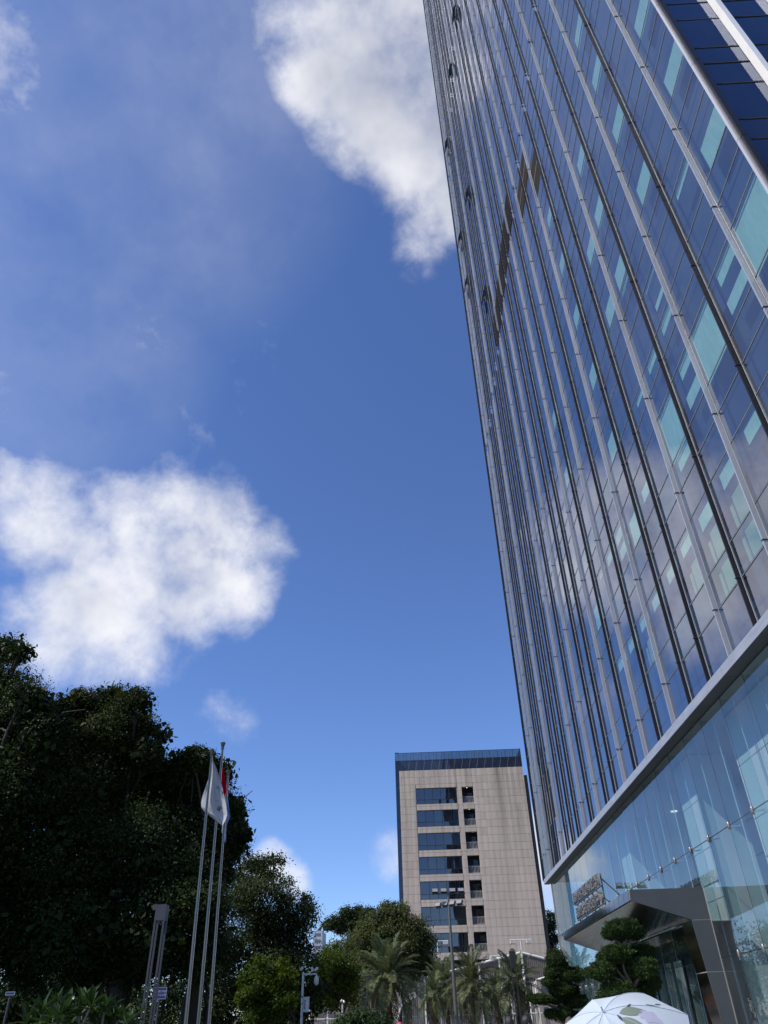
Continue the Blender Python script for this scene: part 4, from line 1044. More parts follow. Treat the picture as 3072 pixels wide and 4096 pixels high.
class Flag:
    def __init__(s, rows, Y, amp, ph, back=0.0):
        s.rows, s.Y, s.amp, s.ph, s.back = rows, Y, amp, ph, back
    def at(s, u, v):
        n = len(s.rows) - 1; k = min(n - 1, int(v * n)); f = v * n - k
        a, c = s.rows[k], s.rows[k + 1]; y = a[0] + (c[0] - a[0]) * f; x0 = a[1] + (c[1] - a[1]) * f; x1 = a[2] + (c[2] - a[2]) * f
        yt = s.Y + s.amp * math.sin(u * 7.5 + v * 3.0 + s.ph) * min(1, v * 2.2) + s.back * (1 - u) * v + s.amp * .5 * math.sin(u * 15 - v * 5)
        return onY(*FZ(x0 + (x1 - x0) * u, y), yt)
    def put(s, name, mats, label, cat, split=None, nu=26, nv=40):
        P = [s.at(i / nu, j / nv) for j in range(nv + 1) for i in range(nu + 1)]; F = []; fm = []
        for j in range(nv):
            for i in range(nu):
                F.append((j * (nu + 1) + i, j * (nu + 1) + i + 1, (j + 1) * (nu + 1) + i + 1, (j + 1) * (nu + 1) + i)); fm.append(0 if split is None else split((i + .5) / nu, (j + .5) / nv))
        me = mesh_np(name, P, F, mats, fm, True)
        return tag(put(name, me), label, cat, 'three flags hanging slack on the poles')
fw = Flag([(-60, 500, 512), (200, 478, 620), (560, 398, 728), (740, 330, 792), (1050, 226, 862), (1250, 180, 906), (1400, 190, 926), (1540, 288, 940), (1620, 400, 945), (1780, 598, 895), (1940, 794, 806)], 33.32, .10, .5, .25)
M_fl_w = cloth('white_flag_cloth', (.62, .62, .64)); M_fl_r = cloth('red_flag_cloth', (.55, .012, .03)); M_fl_b = cloth('blue_flag_cloth', (.10, .24, .56)); M_fl_lb = cloth('pale_blue_flag_cloth', (.42, .54, .72))
wf_ = fw.put('white_flag', [M_fl_w], 'white flag with grey Chinese writing hanging on the leftmost pole', 'flag')
Flag([(20, 798, 812), (430, 762, 872), (720, 735, 925), (960, 745, 936), (1095, 800, 872)], 34.72, .06, 1.2).put('red_flag', [M_fl_r], 'red flag hanging folded behind the white one', 'flag')
def sp_b(u, v): return 0 if (u + .35 * math.sin(v * 7) > .42 + .25 * v) and v > .22 else 1
Flag([(640, 935, 952), (840, 905, 965), (1050, 890, 975), (1240, 880, 990), (1500, 890, 1022), (1690, 880, 1046), (1900, 815, 945), (2100, 788, 925), (2330, 840, 920), (2440, 890, 915)], 36.35, .07, 2.2).put('blue_flag', [M_fl_b, M_fl_lb], 'light and dark blue flag hanging on the rightmost pole', 'flag', sp_b)
def flag_print(txt, A, B, h, m):
    """lettering laid on the cloth between two points of the flag, read off a close view"""
    me = text_mesh(txt, 1.0, 0, m); xs_ = [v.co.x for v in me.vertices]; x_lo, x_hi = min(xs_), max(xs_)
    A, B = np.array(A, float), np.array(B, float); d = (B - A) / np.linalg.norm(B - A); n_ = np.array([d[1], -d[0]])
    for v in me.vertices:
        q = A + (B - A) * (v.co.x - x_lo) / (x_hi - x_lo) + n_ * v.co.y * h
        k = max(i for i in range(len(fw.rows) - 1) if fw.rows[i][0] <= q[1]); a, c = fw.rows[k], fw.rows[k + 1]; f = (q[1] - a[0]) / (c[0] - a[0])
        x0, x1 = a[1] + (c[1] - a[1]) * f, a[2] + (c[2] - a[2]) * f
        v.co = Vector(fw.at(min(1, max(0, (q[0] - x0) / (x1 - x0))), (k + f) / (len(fw.rows) - 1))) + Vector((.0, -.035, 0))
    me.name = 'flag_lettering'; put('flag_lettering', me, wf_)
M_ink = mat('flag_ink', (.035, .035, .04), .8, 0, .1, 4)
flag_print('圳公共', (610, 810), (838, 1035), 105, M_ink)
flag_print('PUBLIC RES', (690, 975), (840, 1125), 34, M_ink)
flag_print('易', (720, 1535), (800, 1395), 130, M_ink)
flag_print('A', (640, 1215), (690, 1230), 60, M_ink)
# ------------------------------------------------------------------ four post lamp, blue sign, masts
M_lampm = mat('grey_lamp_metal', (.060, .060, .070), .45, .3, .12, 2)
def quad_lamp(label, x, Y, H_, w, hh, M_lampm=M_lampm):
    t = thing('post_lamp', label, 'street lamp', (x, Y, 0), 'square lamps on four slim posts')
    b = MB(); b.box(x - w / 2, x + w / 2, Y - w / 2, Y + w / 2, H_ - hh, H_); b.put('lamp_head', M_lampm, t)
    for sx in (-1, 1):
        for sy in (-1, 1):
            b = MB(); cx_, cy_ = x + sx * (w / 2 - .022), Y + sy * (w / 2 - .022); b.box(cx_ - .02, cx_ + .02, cy_ - .02, cy_ + .02, .1, H_ - hh); b.put('post', M_lampm, t)
    b = MB(); b.box(x - w * .6, x + w * .6, Y - w * .6, Y + w * .6, 0, .1); b.put('base_plate', M_lampm, t)
    b = MB(); b.tube([(x - .06, Y, H_ - hh), (x, Y, H_ - hh - .09), (x + .06, Y, H_ - hh)], .006, 5); b.put('cable', M_plate_l, t)
p = onY(652, 3620, 20.2); quad_lamp('grey square lamp on four slim posts left of the flagpoles', p[0], 20.2, p[2], .26, .35)
p = onY(*dpx(1105, 2055), 48); quad_lamp('black square lamp in front of the palm under the gable', p[0], 48, p[2], .28, .8, mat('black_lamp_metal', (.018, .018, .02), .6, 0, .1, 2))
M_blue = mat('traffic_blue', (.008, .014, .15), .45, 0, .08, 3); M_wht = mat('sign_white', (.24, .26, .32), .5, 0, .05, 3)
def blue_sign(label, px0, px1, py0, py1, Y, rows):
    p0, p1 = onY(px0, py1, Y), onY(px1, py0, Y); w, h = p1[0] - p0[0], p1[2] - p0[2]; cx_ = (p0[0] + p1[0]) / 2
    t = thing('road_sign', label, 'sign', (cx_, Y, 0))
    b = MB(); b.box(p0[0], p1[0], Y, Y + .02, p0[2], p1[2]); b.put('board', M_blue, t)
    b = MB(); e = .025
    b.box(p0[0], p1[0], Y - .004, Y - .001, p1[2] - e, p1[2]).box(p0[0], p1[0], Y - .004, Y - .001, p0[2], p0[2] + e).box(p0[0], p0[0] + e, Y - .004, Y - .001, p0[2] + e, p1[2] - e).box(p1[0] - e, p1[0], Y - .004, Y - .001, p0[2] + e, p1[2] - e); b.put('border', M_wht, t)
    for i, tx in enumerate(rows):
        me = text_mesh(tx, h * .2, .0, M_wht, .004); put('lettering', me, t, (cx_ + w * .16, Y - .003, p1[2] - h * (.42 + .30 * i)), rot=(math.pi / 2, 0, 0))
    if rows:
        b = MB(); c_ = (p0[0] + w * .2, Y - .003, p0[2] + h * .48)
        for k in range(18):
            a0, a1 = k / 18 * 6.2832, (k + 1) / 18 * 6.2832; r0, r1 = h * .13, h * .17
            b.face([(c_[0] + r * math.cos(a), c_[1], c_[2] + r * math.sin(a)) for r, a in ((r0, a0), (r1, a0), (r1, a1), (r0, a1))])
        b.put('ring_symbol', M_wht, t, kind='stuff')
    b = MB(); b.tube([(cx_, Y + .06, 0), (cx_, Y + .06, p1[2])], .05, 8); b.put('post', M_lampm, t)
blue_sign('blue fire lane sign with two rows of white Chinese text behind the lamp', 609, 669, 3948, 3998, 38, ['消防车道', '禁止占用'])
blue_sign('small blue sign at the far left edge, half hidden by the shrub', 20, 62, 3966, 3982, 32, [])
M_wpole = mat('white_painted_steel', (.78, .77, .74), .45, 0, .08, 2)
def cctv(label, vx, vy, Y, full=True):
    p = onY(*dpx(vx, vy), Y); x, z = p[0], p[2]; t = thing('camera_mast', label, 'camera mast', (x, Y, 0), 'pale masts carrying security cameras')
    b = MB(); b.tube([(x, Y, 0), (x, Y, z)], [.075, .055], 10); b.put('mast', M_wpole, t)
    b = MB(); b.box(x + .08, x + .36, Y - .1, Y + .12, z - 1.75, z - 1.15).box(x + .06, x + .38, Y - .12, Y + .14, z - 1.149, z - 1.10); bx = b.put('control_box', M_wpole, t, kind=None)
    b = MB()
    for q in range(7): b.box(x + .11, x + .2, Y - .112, Y - .101, z - 1.62 + q * .06, z - 1.595 + q * .06)
    b.put('louvres', M_gasket, bx, kind='stuff')
    if full:
        b = MB(); b.tube([(x, Y, z - .1), (x + .72, Y, z - .1)], .04, 8); b.put('arm', M_wpole, t)
        b = MB(); b.lathe([(.02, 0), (.05, -.06), (.11, -.14), (.13, -.25), (.125, -.3)], (x + .72, Y, z - .12), 14); d_ = b.put('dome_housing', M_wpole, t)
        b = MB(); b.lathe([(.122, -.305), (.12, -.38), (.08, -.46), (0, -.49)], (x + .72, Y, z - .12), 14); b.put('dome_window', M_wpole, d_)
        cams = [(x - .1, .06, -.2), (x + .48, .02, .3), (x + .7, .02, -.3)]
    else: cams = [(x - .09, .0, -.2), (x + .1, -.05, .3)]
    for (cx_, dz_, tw) in cams:
        b = MB(); b.tube([(cx_, Y, z - .1), (cx_, Y, z + .05)], .02, 6); b.put('camera_bracket', M_gasket, t)
        b = MB(); v = Vector((math.sin(tw) * .3, -.22, -.10)); c_ = Vector((cx_, Y, z + .1 + dz_)); b.tube([c_ - v * .5, c_ + v * .5], .065, 8); b.put('security_camera', M_wpole, t)
cctv('pale mast with three cameras, a hanging dome camera and a control box', 655, 2100, 45)
cctv('smaller pale camera mast with boxes to the right of the tall camera mast', 740, 2166, 62, False)
M_flood = mat('floodlight_black', (.03, .03, .032), .45, .2, .15, 3); M_rail2 = mat('floodlight_case', (.20, .20, .20), .6, 0, .1, 2); M_lens = mat('floodlight_lens', (.30, .31, .33), .15, 0, .1, 4)
def flood(label, vx, vy, Y, rows, m, wid, grp):
    p = onY(*dpx(vx, vy), Y); x, z = p[0], p[2]; t = thing('floodlight_mast', label, 'floodlight', (x, Y, 0), grp)
    b = MB(); b.tube([(x, Y, 0), (x, Y, z)], [.17 if len(rows) > 1 else .09, .09 if len(rows) > 1 else .05], 12); b.put('mast', m, t)
    for r_i, (dz_, tw) in enumerate(rows):
        c_, s_ = math.cos(tw), math.sin(tw)
        b = MB(); b.tube([(x - wid * c_, Y - wid * s_, z + dz_), (x + wid * c_, Y + wid * s_, z + dz_)], .05, 6); b.put('crossbar', m, t)
        for k in range(4 if len(rows) > 1 else 2):
            u = (-1 + 2 * (k + .5) / 4) * wid if len(rows) > 1 else (-.75 + 1.5 * k) * wid
            o = Vector((x + u * c_, Y + u * s_, z + dz_ + (.22 if len(rows) > 1 else -.2)))
            bb_ = MB(); bb_.box(-.27, .27, -.10, .12, -.17, .17)
            hd = bb_.put('lamp_head', M_flood if len(rows) > 1 else m, t, loc=o, rot=(math.radians(-28), 0, tw))
            bb_ = MB(); bb_.box(-.24, .24, -.112, -.101, -.14, .14); bb_.put('lens', M_lens, hd, loc=o)
            if len(rows) > 1:
                bb_ = MB(); bb_.box(-.26, .26, -.05, .10, .171, .20); bb_.put('reflector', M_rail2, hd, loc=o)
flood('tall grey floodlight mast with two rows of lamps in front of the stone block', 968, 1930, 70, [(0, 0.05), (-1.0, -.65)], mat('mast_grey', (.13, .13, .13), .5, .3, .1, 2), 1.5, None)
cg = 'slim court light masts with paired lamps'
flood('slim white court light mast standing by the gable', 1124, 2030, 97, [(0, 0)], M_wpole, 1.25, cg)
flood('slim white court light mast left of the tall floodlight mast', 945, 2033, 97, [(0, 0)], M_wpole, 1.25, cg)
flood('short court light mast with dark lamps left of the gable peak', 1077, 2064, 102, [(0, 0)], M_wpole, 1.0, cg)
# ------------------------------------------------------------------ ribbed shed, fence and gate arch
M_rib = mat('taupe_ribbed_cladding', (.36, .31, .275), .6, .1, .1, 1, (1, 1, .15))
shed = thing('ribbed_shed', 'taupe ribbed metal shed with white gable trims behind the palms', 'shed', (8, 108, 0))
SY = 105.0
prof = [(-14, 5.2), (-7.2, 7.3), (.2, 6.05), (12.3, 8.45), (23.5, 5.6)]
def roof_z(x):
    for (xa, za), (xc, zc2) in zip(prof, prof[1:]):
        if xa <= x <= xc: return za + (zc2 - za) * (x - xa) / (xc - xa)
b = MB(); b.prism([(prof[0][0], 0)] + [(x, z - .1) for x, z in prof] + [(prof[-1][0], 0)], 'y', SY + .08, SY + 9); b.put('wall', M_rib, shed)
x = prof[0][0] + .1
ribs = MB(); ri = MB(); ri.box(-.035, .035, -.06, .075, 0, 1); rim_ = ri.mesh('rib', M_rib); k = 0
while x < prof[-1][0] - .1:
    put('rib', rim_, shed, (x, SY, .02), scale=(1, 1, roof_z(x) - .2)); x += .24
for (xa, za), (xc, zc2) in zip(prof, prof[1:]):
    b = MB(); b.tube([(xa, SY - .1, za), (xc, SY - .1, zc2)], .14, 8); b.put('gable_trim', M_wpole, shed)
for xx, zz in ((12.3, 8.4), (.2, 6.0), (7.0, 7.3)): b = MB(); b.tube([(xx, SY - .2, 0), (xx, SY - .2, zz)], .10, 8); b.put('frame_post', M_wpole, shed)
sh2 = thing('lean_to_canopy', 'lower white framed lean-to in front of the ribbed shed beside the lobby', 'shelter', (17, 96, 0))
p0, p1 = onY(2144, 3921, 95), onY(2197, 3906, 95); dd = (p1 - p0)
b = MB(); b.tube([p0, p0 + dd * 3], .12, 8); b.put('roof_edge', M_wpole, sh2)
b = MB(); b.prism([(p0[0], p0[2] - .05), (p0[0] + dd[0] * 3, p0[2] + dd[2] * 3 - .05), (p0[0] + dd[0] * 3, 0), (p0[0], 0)], 'y', 95.3, 99); b.put('end_wall', M_rib, sh2)
b = MB(); b.tube([(p0[0], 95, 0), tuple(p0)], .1, 8); b.put('corner_post', M_wpole, sh2)
fence = thing('white_fence', 'white steel fence with tall posts and grey rails across the plaza end', 'fence', (4, 90, 0))
M_mesh = mat('fence_bar_grey', (.34, .34, .33), .5, .2, .1, 3)
for px_, top_ in ((1673, 3935), (1735, 3960), (1762, 3960), (1823, 3960), (1872, 3920), (2008, 3985), (2045, 3995), (2115, 3960), (2140, 3930), (1240, 4040), (1312, 4010), (1522, 4000)):
    p = onY(px_, top_, 90); b = MB(); b.tube([(p[0], 90, 0), (p[0], 90, p[2])], .085, 8); b.put('post', M_wpole, fence)
fx0, fx1 = -12, 20
zr = 2.75
b = MB(); b.box(fx0, fx1, 89.9, 90.0, zr - .1, zr + .02); b.put('rail', M_mesh, fence)
b = MB(); b.box(fx0, fx1, 89.9, 90.0, zr - .62, zr - .52); b.put('rail', M_wpole, fence)
b = MB(); b.box(-.03, .03, -.03, .03, 0, zr - .63); br_ = b.mesh('bar', M_mesh)
for k in range(int((fx1 - fx0) / .22)): put('bar', br_, fence, (fx0 + .1 + k * .22, 89.95, .02))
AY = 80.0; A6 = lambda x, y: (1450 + x * .3014, 3600 + y * .3014)
outl = [(380, 1700), (378, 1300), (372, 1232), (470, 1228), (700, 1222), (712, 1300), (640, 1322), (580, 1352), (538, 1396), (510, 1455), (490, 1530), (476, 1620), (470, 1700)]
pts = [onY(*A6(*q), AY) for q in outl]; poly = [(p[0], max(0.0, p[2]) if i not in (0, len(pts) - 1) else 0.0) for i, p in enumerate(pts)]
arch = thing('gate_arch', 'pale grey concrete gate arch with a rounded inner corner behind the largest palm', 'arch', (poly[0][0], AY, 0))
M_conc = mat('pale_concrete', (.36, .36, .34), .8, 0, .12, 1.5, bump=.2)
b = MB(); b.prism(poly, 'y', AY, AY + 1.6); b.put('arch_body', M_conc, arch)
inn = [Vector((x, AY - .03, z)) for x, z in poly[5:]]
b = MB(); b.tube([v + Vector((-.05, 0, 0)) for v in inn], .10, 6); b.put('arch_rim', mat('arch_rim_grey', (.5, .5, .48), .7, 0, .08, 2), arch)
for k, (ax, ay) in enumerate(((400, 1255), (440, 1250), (490, 1255))):
    p = onY(*A6(ax, ay), AY - .25); b = MB(); b.tube([p, p + np.array([.1 * (k - 1), -.28, -.06])], .07, 8); tag(b.put('security_camera', M_wpole), ['white camera on the gate arch, nearest the palm trunk', 'middle white camera on the gate arch', 'white camera on the gate arch, right of the other two'][k], 'camera', 'cameras on the gate arch')
# ------------------------------------------------------------------ far skyline
M_far = mat('far_concrete', (.45, .47, .50), .8, 0, .1, .05); M_farw = mat('far_window', (.12, .15, .19), .3, 0, .1, .1)
def far_block(label, px0, px1, pyt, Y, n):
    a, c = onY(px0, pyt, Y), onY(px1, pyt, Y); t = thing('far_building', label, 'building', ((a[0] + c[0]) / 2, Y, 0))
    b = MB(); b.box(a[0], c[0], Y, Y + 20, 0, a[2]); b.put('wall', M_far, t)
    fh = 3.4
    for k in range(n):
        z = a[2] - 1.2 - k * fh; b = MB(); b.box(a[0] + 1, c[0] - 1, Y - .06, Y - .01, z - 1.7, z); b.put('window_band', M_farw, t)
    return a, c
far_block('pale distant block under the crane', 1253, 1290, 3725, 520, 10)
far_block('pale distant block between the trees left of the round tree', 1335, 1372, 3760, 430, 8)
far_block('white distant block glimpsed beyond the stone block on the right', 2204, 2216, 3690, 420, 10)
a = onY(1281, 3725, 525); e = onY(1303, 3682, 525)
tc_ = thing('tower_crane', 'tiny tower crane with raised jib on the skyline', 'crane', (a[0], 525, 0))
b = MB(); b.box(a[0] - .6, a[0] + .6, 524.4, 525.6, 0, a[2] + 2); b.put('mast', M_lampm, tc_)
b = MB(); b.tube([(a[0] - 2, 525, a[2]), tuple(e)], [.6, .35], 4, smooth=False); b.put('jib', M_lampm, tc_)
# ------------------------------------------------------------------ people
M_skin = mat('skin', (.42, .24, .16), .55, 0, .1, 6); M_hair = mat('black_hair', (.012, .010, .009), .45, 0, .3, 30, (1, 1, .2), .6, 90)
M_hairb = mat('brown_hair', (.07, .045, .03), .5, 0, .3, 30, (1, 1, .2), .6, 90)
def person(label, x, Y, H_, face, shirt, trousers, hair=M_hair, hat=None, arm=None):
    """face: yaw the person looks towards (0 = -Y, towards the camera)"""
    t = thing('person', label, 'person', (x, Y, 0)); s_ = H_ / 1.74
    def ell(bb, c, r, n=14, m=10):
        bb.lathe([(1.0 * math.cos(a) if abs(a) < 1.57 else 0.001, math.sin(a)) for a in np.linspace(-math.pi / 2, math.pi / 2, m)], (0, 0, 0), n)
        k = n * m
        for i in range(len(bb.v) - k, len(bb.v)):
            v = bb.v[i]; bb.v[i] = (c[0] + v[0] * r[0], c[1] + v[1] * r[1], c[2] + v[2] * r[2])
    rt = Matrix.Rotation(face, 4, 'Z')
    def fin(bb):
        for i, v in enumerate(bb.v):
            w = rt @ (Vector(v) * s_); bb.v[i] = (w.x + x, w.y + Y, w.z)
        return bb
    hands = {-1: [(-.19, 0, 1.40), (-.25, .01, 1.13), (-.24, -.06, .88)], 1: [(.19, 0, 1.40), (.25, .01, 1.13), (.24, -.06, .88)]}
    if arm == 'up': hands[1] = [(.19, 0, 1.40), (.24, -.05, 1.14), (.15, -.26, 1.28)]
    b = MB()
    ell(b, (0, 0, 1.60), (.078, .098, .125)); ell(b, (0, -.03, 1.535), (.060, .065, .07))
    b.tube([(0, -.090, 1.63), (0, -.112, 1.585), (0, -.095, 1.565)], [.010, .019, .012], 6)
    for sx in (-1, 1): ell(b, (sx * .080, .008, 1.59), (.012, .024, .034), 8, 6); ell(b, (sx * .03, -.083, 1.612), (.014, .012, .008), 8, 6)
    b.tube([(0, .012, 1.36), (0, .008, 1.54)], [.062, .054], 10)
    b.tube([(0, 0, .86), (0, 0, .98), (0, 0, 1.15), (0, 0, 1.32), (0, .0, 1.42)], [.155, .14, .145, .165, .07], 14, squash=1.0)
    for sx in (-1, 1):
        b.tube([(sx * .085, 0, .92), (sx * .09, -.01, .50), (sx * .09, .02, .09)], [.088, .058, .040], 10)
        b.tube([(sx * .09, .05, .045), (sx * .09, -.10, .035), (sx * .09, -.17, .03)], [.038, .042, .03], 8)
        h = hands[sx]; b.tube(h, [.052, .040, .028], 8)
        d = (Vector(h[2]) - Vector(h[1])).normalized(); side_ = Vector((1, 0, 0)); w0 = Vector(h[2])
        b.tube([w0 - d * .01, w0 + d * .085], [.028, .034], 8)
        for f_ in range(4):
            o = w0 + d * .08 + Vector((0, -.027 + f_ * .018, 0)); ln = (.06, .072, .068, .05)[f_]
            b.tube([o, o + d * ln * .5, o + d * ln * .85 + Vector((-sx * .02, 0, 0))], [.009, .0085, .007], 5)
        o = w0 + d * .03 + Vector((0, -.03, 0)); b.tube([o, o + d * .04 + Vector((-sx * .01, -.03, 0)), o + d * .075 + Vector((-sx * .02, -.03, 0))], [.011, .010, .008], 5)
    fin(b); bo = b.put('body', M_skin, t)
    rm = bo.modifiers.new('fuse', 'REMESH'); rm.mode = 'VOXEL'; rm.voxel_size = .011; rm.use_smooth_shade = True
    b = MB(); b.tube([(0, 0, .88), (0, 0, 1.0), (0, 0, 1.16), (0, 0, 1.33), (0, 0, 1.425), (0, .005, 1.46)], [.172, .158, .160, .182, .10, .068], 16)
    for sx in (-1, 1): h = hands[sx]; b.tube([(sx * .10, 0, 1.40), h[0], tuple(Vector(h[0]).lerp(Vector(h[1]), .75))], [.07, .066, .058], 10)
    fin(b); so_ = b.put('shirt', shirt, t); rm = so_.modifiers.new('fuse', 'REMESH'); rm.mode = 'VOXEL'; rm.voxel_size = .014; rm.use_smooth_shade = True
    b = MB(); b.tube([(0, 0, .80), (0, 0, .90), (0, 0, .99)], [.17, .175, .158], 14)
    for sx in (-1, 1): b.tube([(sx * .088, 0, .92), (sx * .092, -.01, .50), (sx * .092, .02, .08)], [.10, .076, .062], 10)
    fin(b); so_ = b.put('trousers', trousers, t); rm = so_.modifiers.new('fuse', 'REMESH'); rm.mode = 'VOXEL'; rm.voxel_size = .014; rm.use_smooth_shade = True
    b = MB(); n_, m_ = 20, 12; P = []; Fc = []
    for i in range(m_):
        for k in range(n_):
            th = math.pi * .5 * i / (m_ - 1) * 1.32; ph = 2 * math.pi * k / n_
            fr_ = max(0, -math.sin(ph)) ; th *= 1 - .42 * fr_ ** 2
            j_ = 1 + .035 * math.sin(k * 5.1 + i * 3.3)
            P.append((.091 * j_ * math.sin(th) * math.cos(ph), .112 * j_ * math.sin(th) * math.sin(ph) + .006, 1.605 + .140 * j_ * math.cos(th)))
    for i in range(m_ - 1):
        for k in range(n_): Fc.append((i * n_ + k, i * n_ + (k + 1) % n_, (i + 1) * n_ + (k + 1) % n_, (i + 1) * n_ + k))
    b.add(P, Fc, True); fin(b); ho = b.put('hair', hair, t)
    ss = ho.modifiers.new('s', 'SOLIDIFY'); ss.thickness = .012; ss.offset = -1
    if hat is not None:
        b = MB(); b.lathe([(.001, .155), (.06, .145), (.098, .08), (.105, .02), (.18, .0), (.178, -.008), (.10, .01)], (0, 0, 1.60), 16); fin(b); b.put('hat', hat, t)
    return t
sh_w = mat('white_shirt', (.55, .55, .55), .8, 0, .08, 5); sh_d = mat('dark_shirt', (.05, .055, .07), .8, 0, .1, 5); sh_g = mat('grey_shirt', (.22, .22, .23), .8, 0, .1, 5); tr_d = mat('dark_trousers', (.035, .036, .045), .8, 0, .1, 5)
M_pink = mat('pink_cap', (.62, .06, .12), .7, 0, .1, 5); M_orange = mat('orange_vest', (.80, .20, .02), .7, 0, .08, 5)
def ptop(px, py, Y): p = onY(px, py, Y); return p[0], p[2]
x, z = ptop(2034, 4063, 16.6); person('man with round black hair seen from behind below the palms', x, 16.6, z, math.pi + .2, sh_w, tr_d)
x, z = ptop(2106, 4058, 17.4); person('man with short cropped hair, face turned to the right', x, 17.4, z, math.pi / 2 + .3, sh_g, tr_d)
x, z = ptop(2277, 4068, 14); person('person with brown hair beside the umbrella', x, 14, z, math.pi - .4, sh_d, tr_d, M_hairb)
x, z = ptop(1941, 4091, 44); person('small distant dark haired person, left of the pair under a palm', x, 44, z, math.pi, sh_d, tr_d)
x, z = ptop(1956, 4087, 45); person('small distant dark haired person, right of the pair under a palm', x, 45, z, math.pi - .5, sh_g, tr_d)
x, z = ptop(1599, 4090, 30); person('person wearing a pink hat beneath the gate arch', x, 30, z, math.pi, sh_w, tr_d, hat=M_pink)
person('worker in an orange vest standing far across the plaza', .3, 61.5, 1.70, -.9, M_orange, tr_d)
# ------------------------------------------------------------------ floral umbrella and its holder
UY = 8.2
ua = onY(2413, 4050, UY - .3); uc = onY(2560, 4110, UY)
holder = person('person holding up the pale floral umbrella, hidden beneath it', uc[0] + .12, UY + .12, 1.56, math.pi - .3, sh_w, tr_d, arm='up')
um = thing('umbrella', 'open pale blue umbrella printed with leaves and flowers', 'umbrella', tuple(uc - np.array([0, 0, .55])))
M_ufab = cloth('umbrella_fabric', (.60, .68, .76), trans=.25)
M_leafp = cloth('printed_leaf_green', (.24, .29, .24), trans=.2); M_lil = cloth('printed_flower_lilac', (.50, .50, .64), trans=.2); M_pinkp = cloth('printed_flower_pink', (.58, .52, .60), trans=.2); M_navy = cloth('printed_navy_leaf', (.06, .08, .14), trans=.2)
UR, UH = .70, .34
axis = Vector((-.34, -.50, .80)).normalized()
rot_u = Vector((0, 0, 1)).rotation_difference(axis).to_matrix()
apex = Vector(ua)
def upt(a, r, lift=0.0):
    """a angle, r 0..1 along the canopy"""
    k = a / (2 * math.pi) * 8; f = k - math.floor(k); sag = math.sin(math.pi * f)
    rr = UR * r * (1 - .075 * sag * r); z = -UH * (1 - math.cos(min(1, r) * 1.25)) / (1 - math.cos(1.25)) - .03 * sag * r * (1 - r) * 2
    v = Vector((rr * math.cos(a), rr * math.sin(a), z))
    nrm = Vector((math.cos(a) * r * .7, math.sin(a) * r * .7, 1)).normalized()
    return apex + rot_u @ (v + nrm * lift)
for g_ in range(8):
    P = []; Fc = []; NA, NR = 10, 14
    for i in range(NR + 1):
        for k in range(NA + 1): P.append(upt((g_ + k / NA * .9999) / 8 * 2 * math.pi, .005 + .995 * i / NR))
    for i in range(NR):
        for k in range(NA): Fc.append((i * (NA + 1) + k, i * (NA + 1) + k + 1, (i + 1) * (NA + 1) + k + 1, (i + 1) * (NA + 1) + k))
    put('canopy_panel', mesh_np('canopy_panel', [tuple(p) for p in P], Fc, M_ufab, None, True), um)
    b = MB(); b.tube([upt(g_ / 4 * math.pi, r, -.012) for r in np.linspace(.03, 1, 9)], .004, 5); b.put('rib', M_wpole, um)
    b = MB(); b.tube([upt(g_ / 4 * math.pi, r, .002) for r in np.linspace(.03, 1, 12)], .0022, 4); b.put('seam', M_ufab, um)
b = MB(); b.tube([apex + axis * .0, apex + axis * .06], [.012, .006], 8); b.put('ferrule', M_wpole, um)
b = MB(); b.tube([apex, apex - axis * .75], .007, 8); b.put('shaft', M_steel, um)
b = MB(); b.tube([apex - axis * .75, apex - axis * .86], .014, 8); b.put('handle', M_gasket, um)
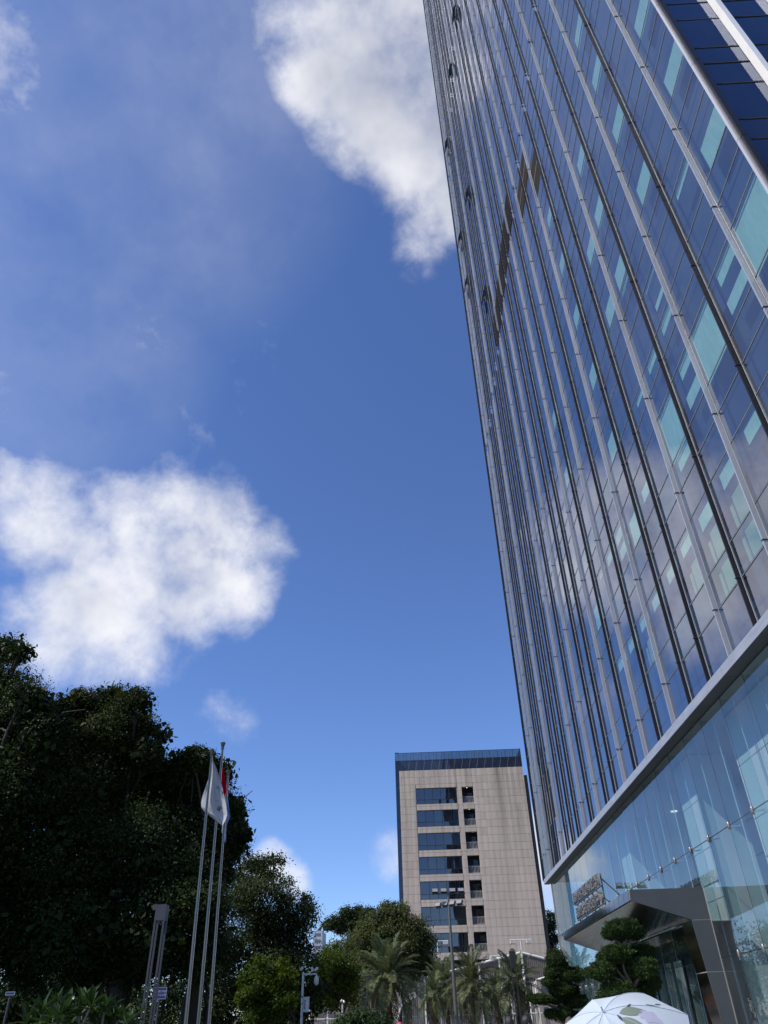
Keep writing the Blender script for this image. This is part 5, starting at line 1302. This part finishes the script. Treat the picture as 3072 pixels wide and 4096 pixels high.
def motif(name, a0, r0, ln, wd, ang, m, lobes=0, lift=.004):
    """flat print on the fabric: outline in (along, across) mapped to the canopy"""
    P = []; n = 22
    def mp(u, v):
        du, dv = u * math.cos(ang) - v * math.sin(ang), u * math.sin(ang) + v * math.cos(ang)
        r = max(.02, min(.99, r0 + du / UR)); return upt(a0 + dv / (UR * max(.15, r)), r, lift)
    for i in range(n + 1):
        t = i / n; w = wd * math.sin(math.pi * t ** .8) * (1 + (.18 * math.sin(t * math.pi * lobes) if lobes else 0))
        P += [mp(ln * t, -w), mp(ln * t, 0), mp(ln * t, w)]
    F = []
    for i in range(n):
        for k in range(2): F.append((i * 3 + k, i * 3 + k + 1, i * 3 + 4 + k, i * 3 + 3 + k))
    put(name, mesh_np(name, [tuple(p) for p in P], F, m, None, True), um)
a_r = math.atan2((rot_u.inverted() @ Vector((1, -.3, 0))).y, (rot_u.inverted() @ Vector((1, -.3, 0))).x)
motif('printed_leaf', a_r - .15, .20, .26, .045, .5, M_leafp); motif('printed_leaf', a_r - .5, .25, .24, .05, .1, M_leafp)
motif('printed_flower', a_r + .10, .42, .22, .07, -.35, M_lil, 5); motif('printed_flower', a_r - .7, .45, .13, .04, .3, M_pinkp, 4)
motif('printed_sprig', a_r + .2, .30, .10, .010, .9, M_navy); motif('printed_sprig', a_r + .42, .55, .12, .012, -.2, M_navy); motif('printed_sprig', a_r - .35, .18, .09, .010, -.6, M_navy); motif('printed_sprig', a_r + .5, .7, .1, .012, .5, M_navy)
# ------------------------------------------------------------------ understorey behind the banyans
hb = []
for k in range(52):
    x = -48 + k * .8 + random.uniform(-.6, .6); hb.append((np.array([x, 58 + random.uniform(-3, 3), random.uniform(.8, 4.6)]), random.uniform(1.1, 1.9)))
V, F = leaf_cloud(hb, 80000, .24, 24)
o = put('understorey_shrubs', mesh_np('understorey_shrubs', V, F, L_fic), kind='stuff')
hb = []
for k in range(130):
    x = -150 + k * 1.25 + random.uniform(-1, 1); hb.append((np.array([x, 150 + random.uniform(-8, 8), random.uniform(1.5, 13.0 if x < -28 else 6.0)]), random.uniform(2.4, 4.0)))
V, F = leaf_cloud(hb, 90000, .5, 22)
put('far_wood', mesh_np('far_wood', V, F, L_mid), kind='stuff')
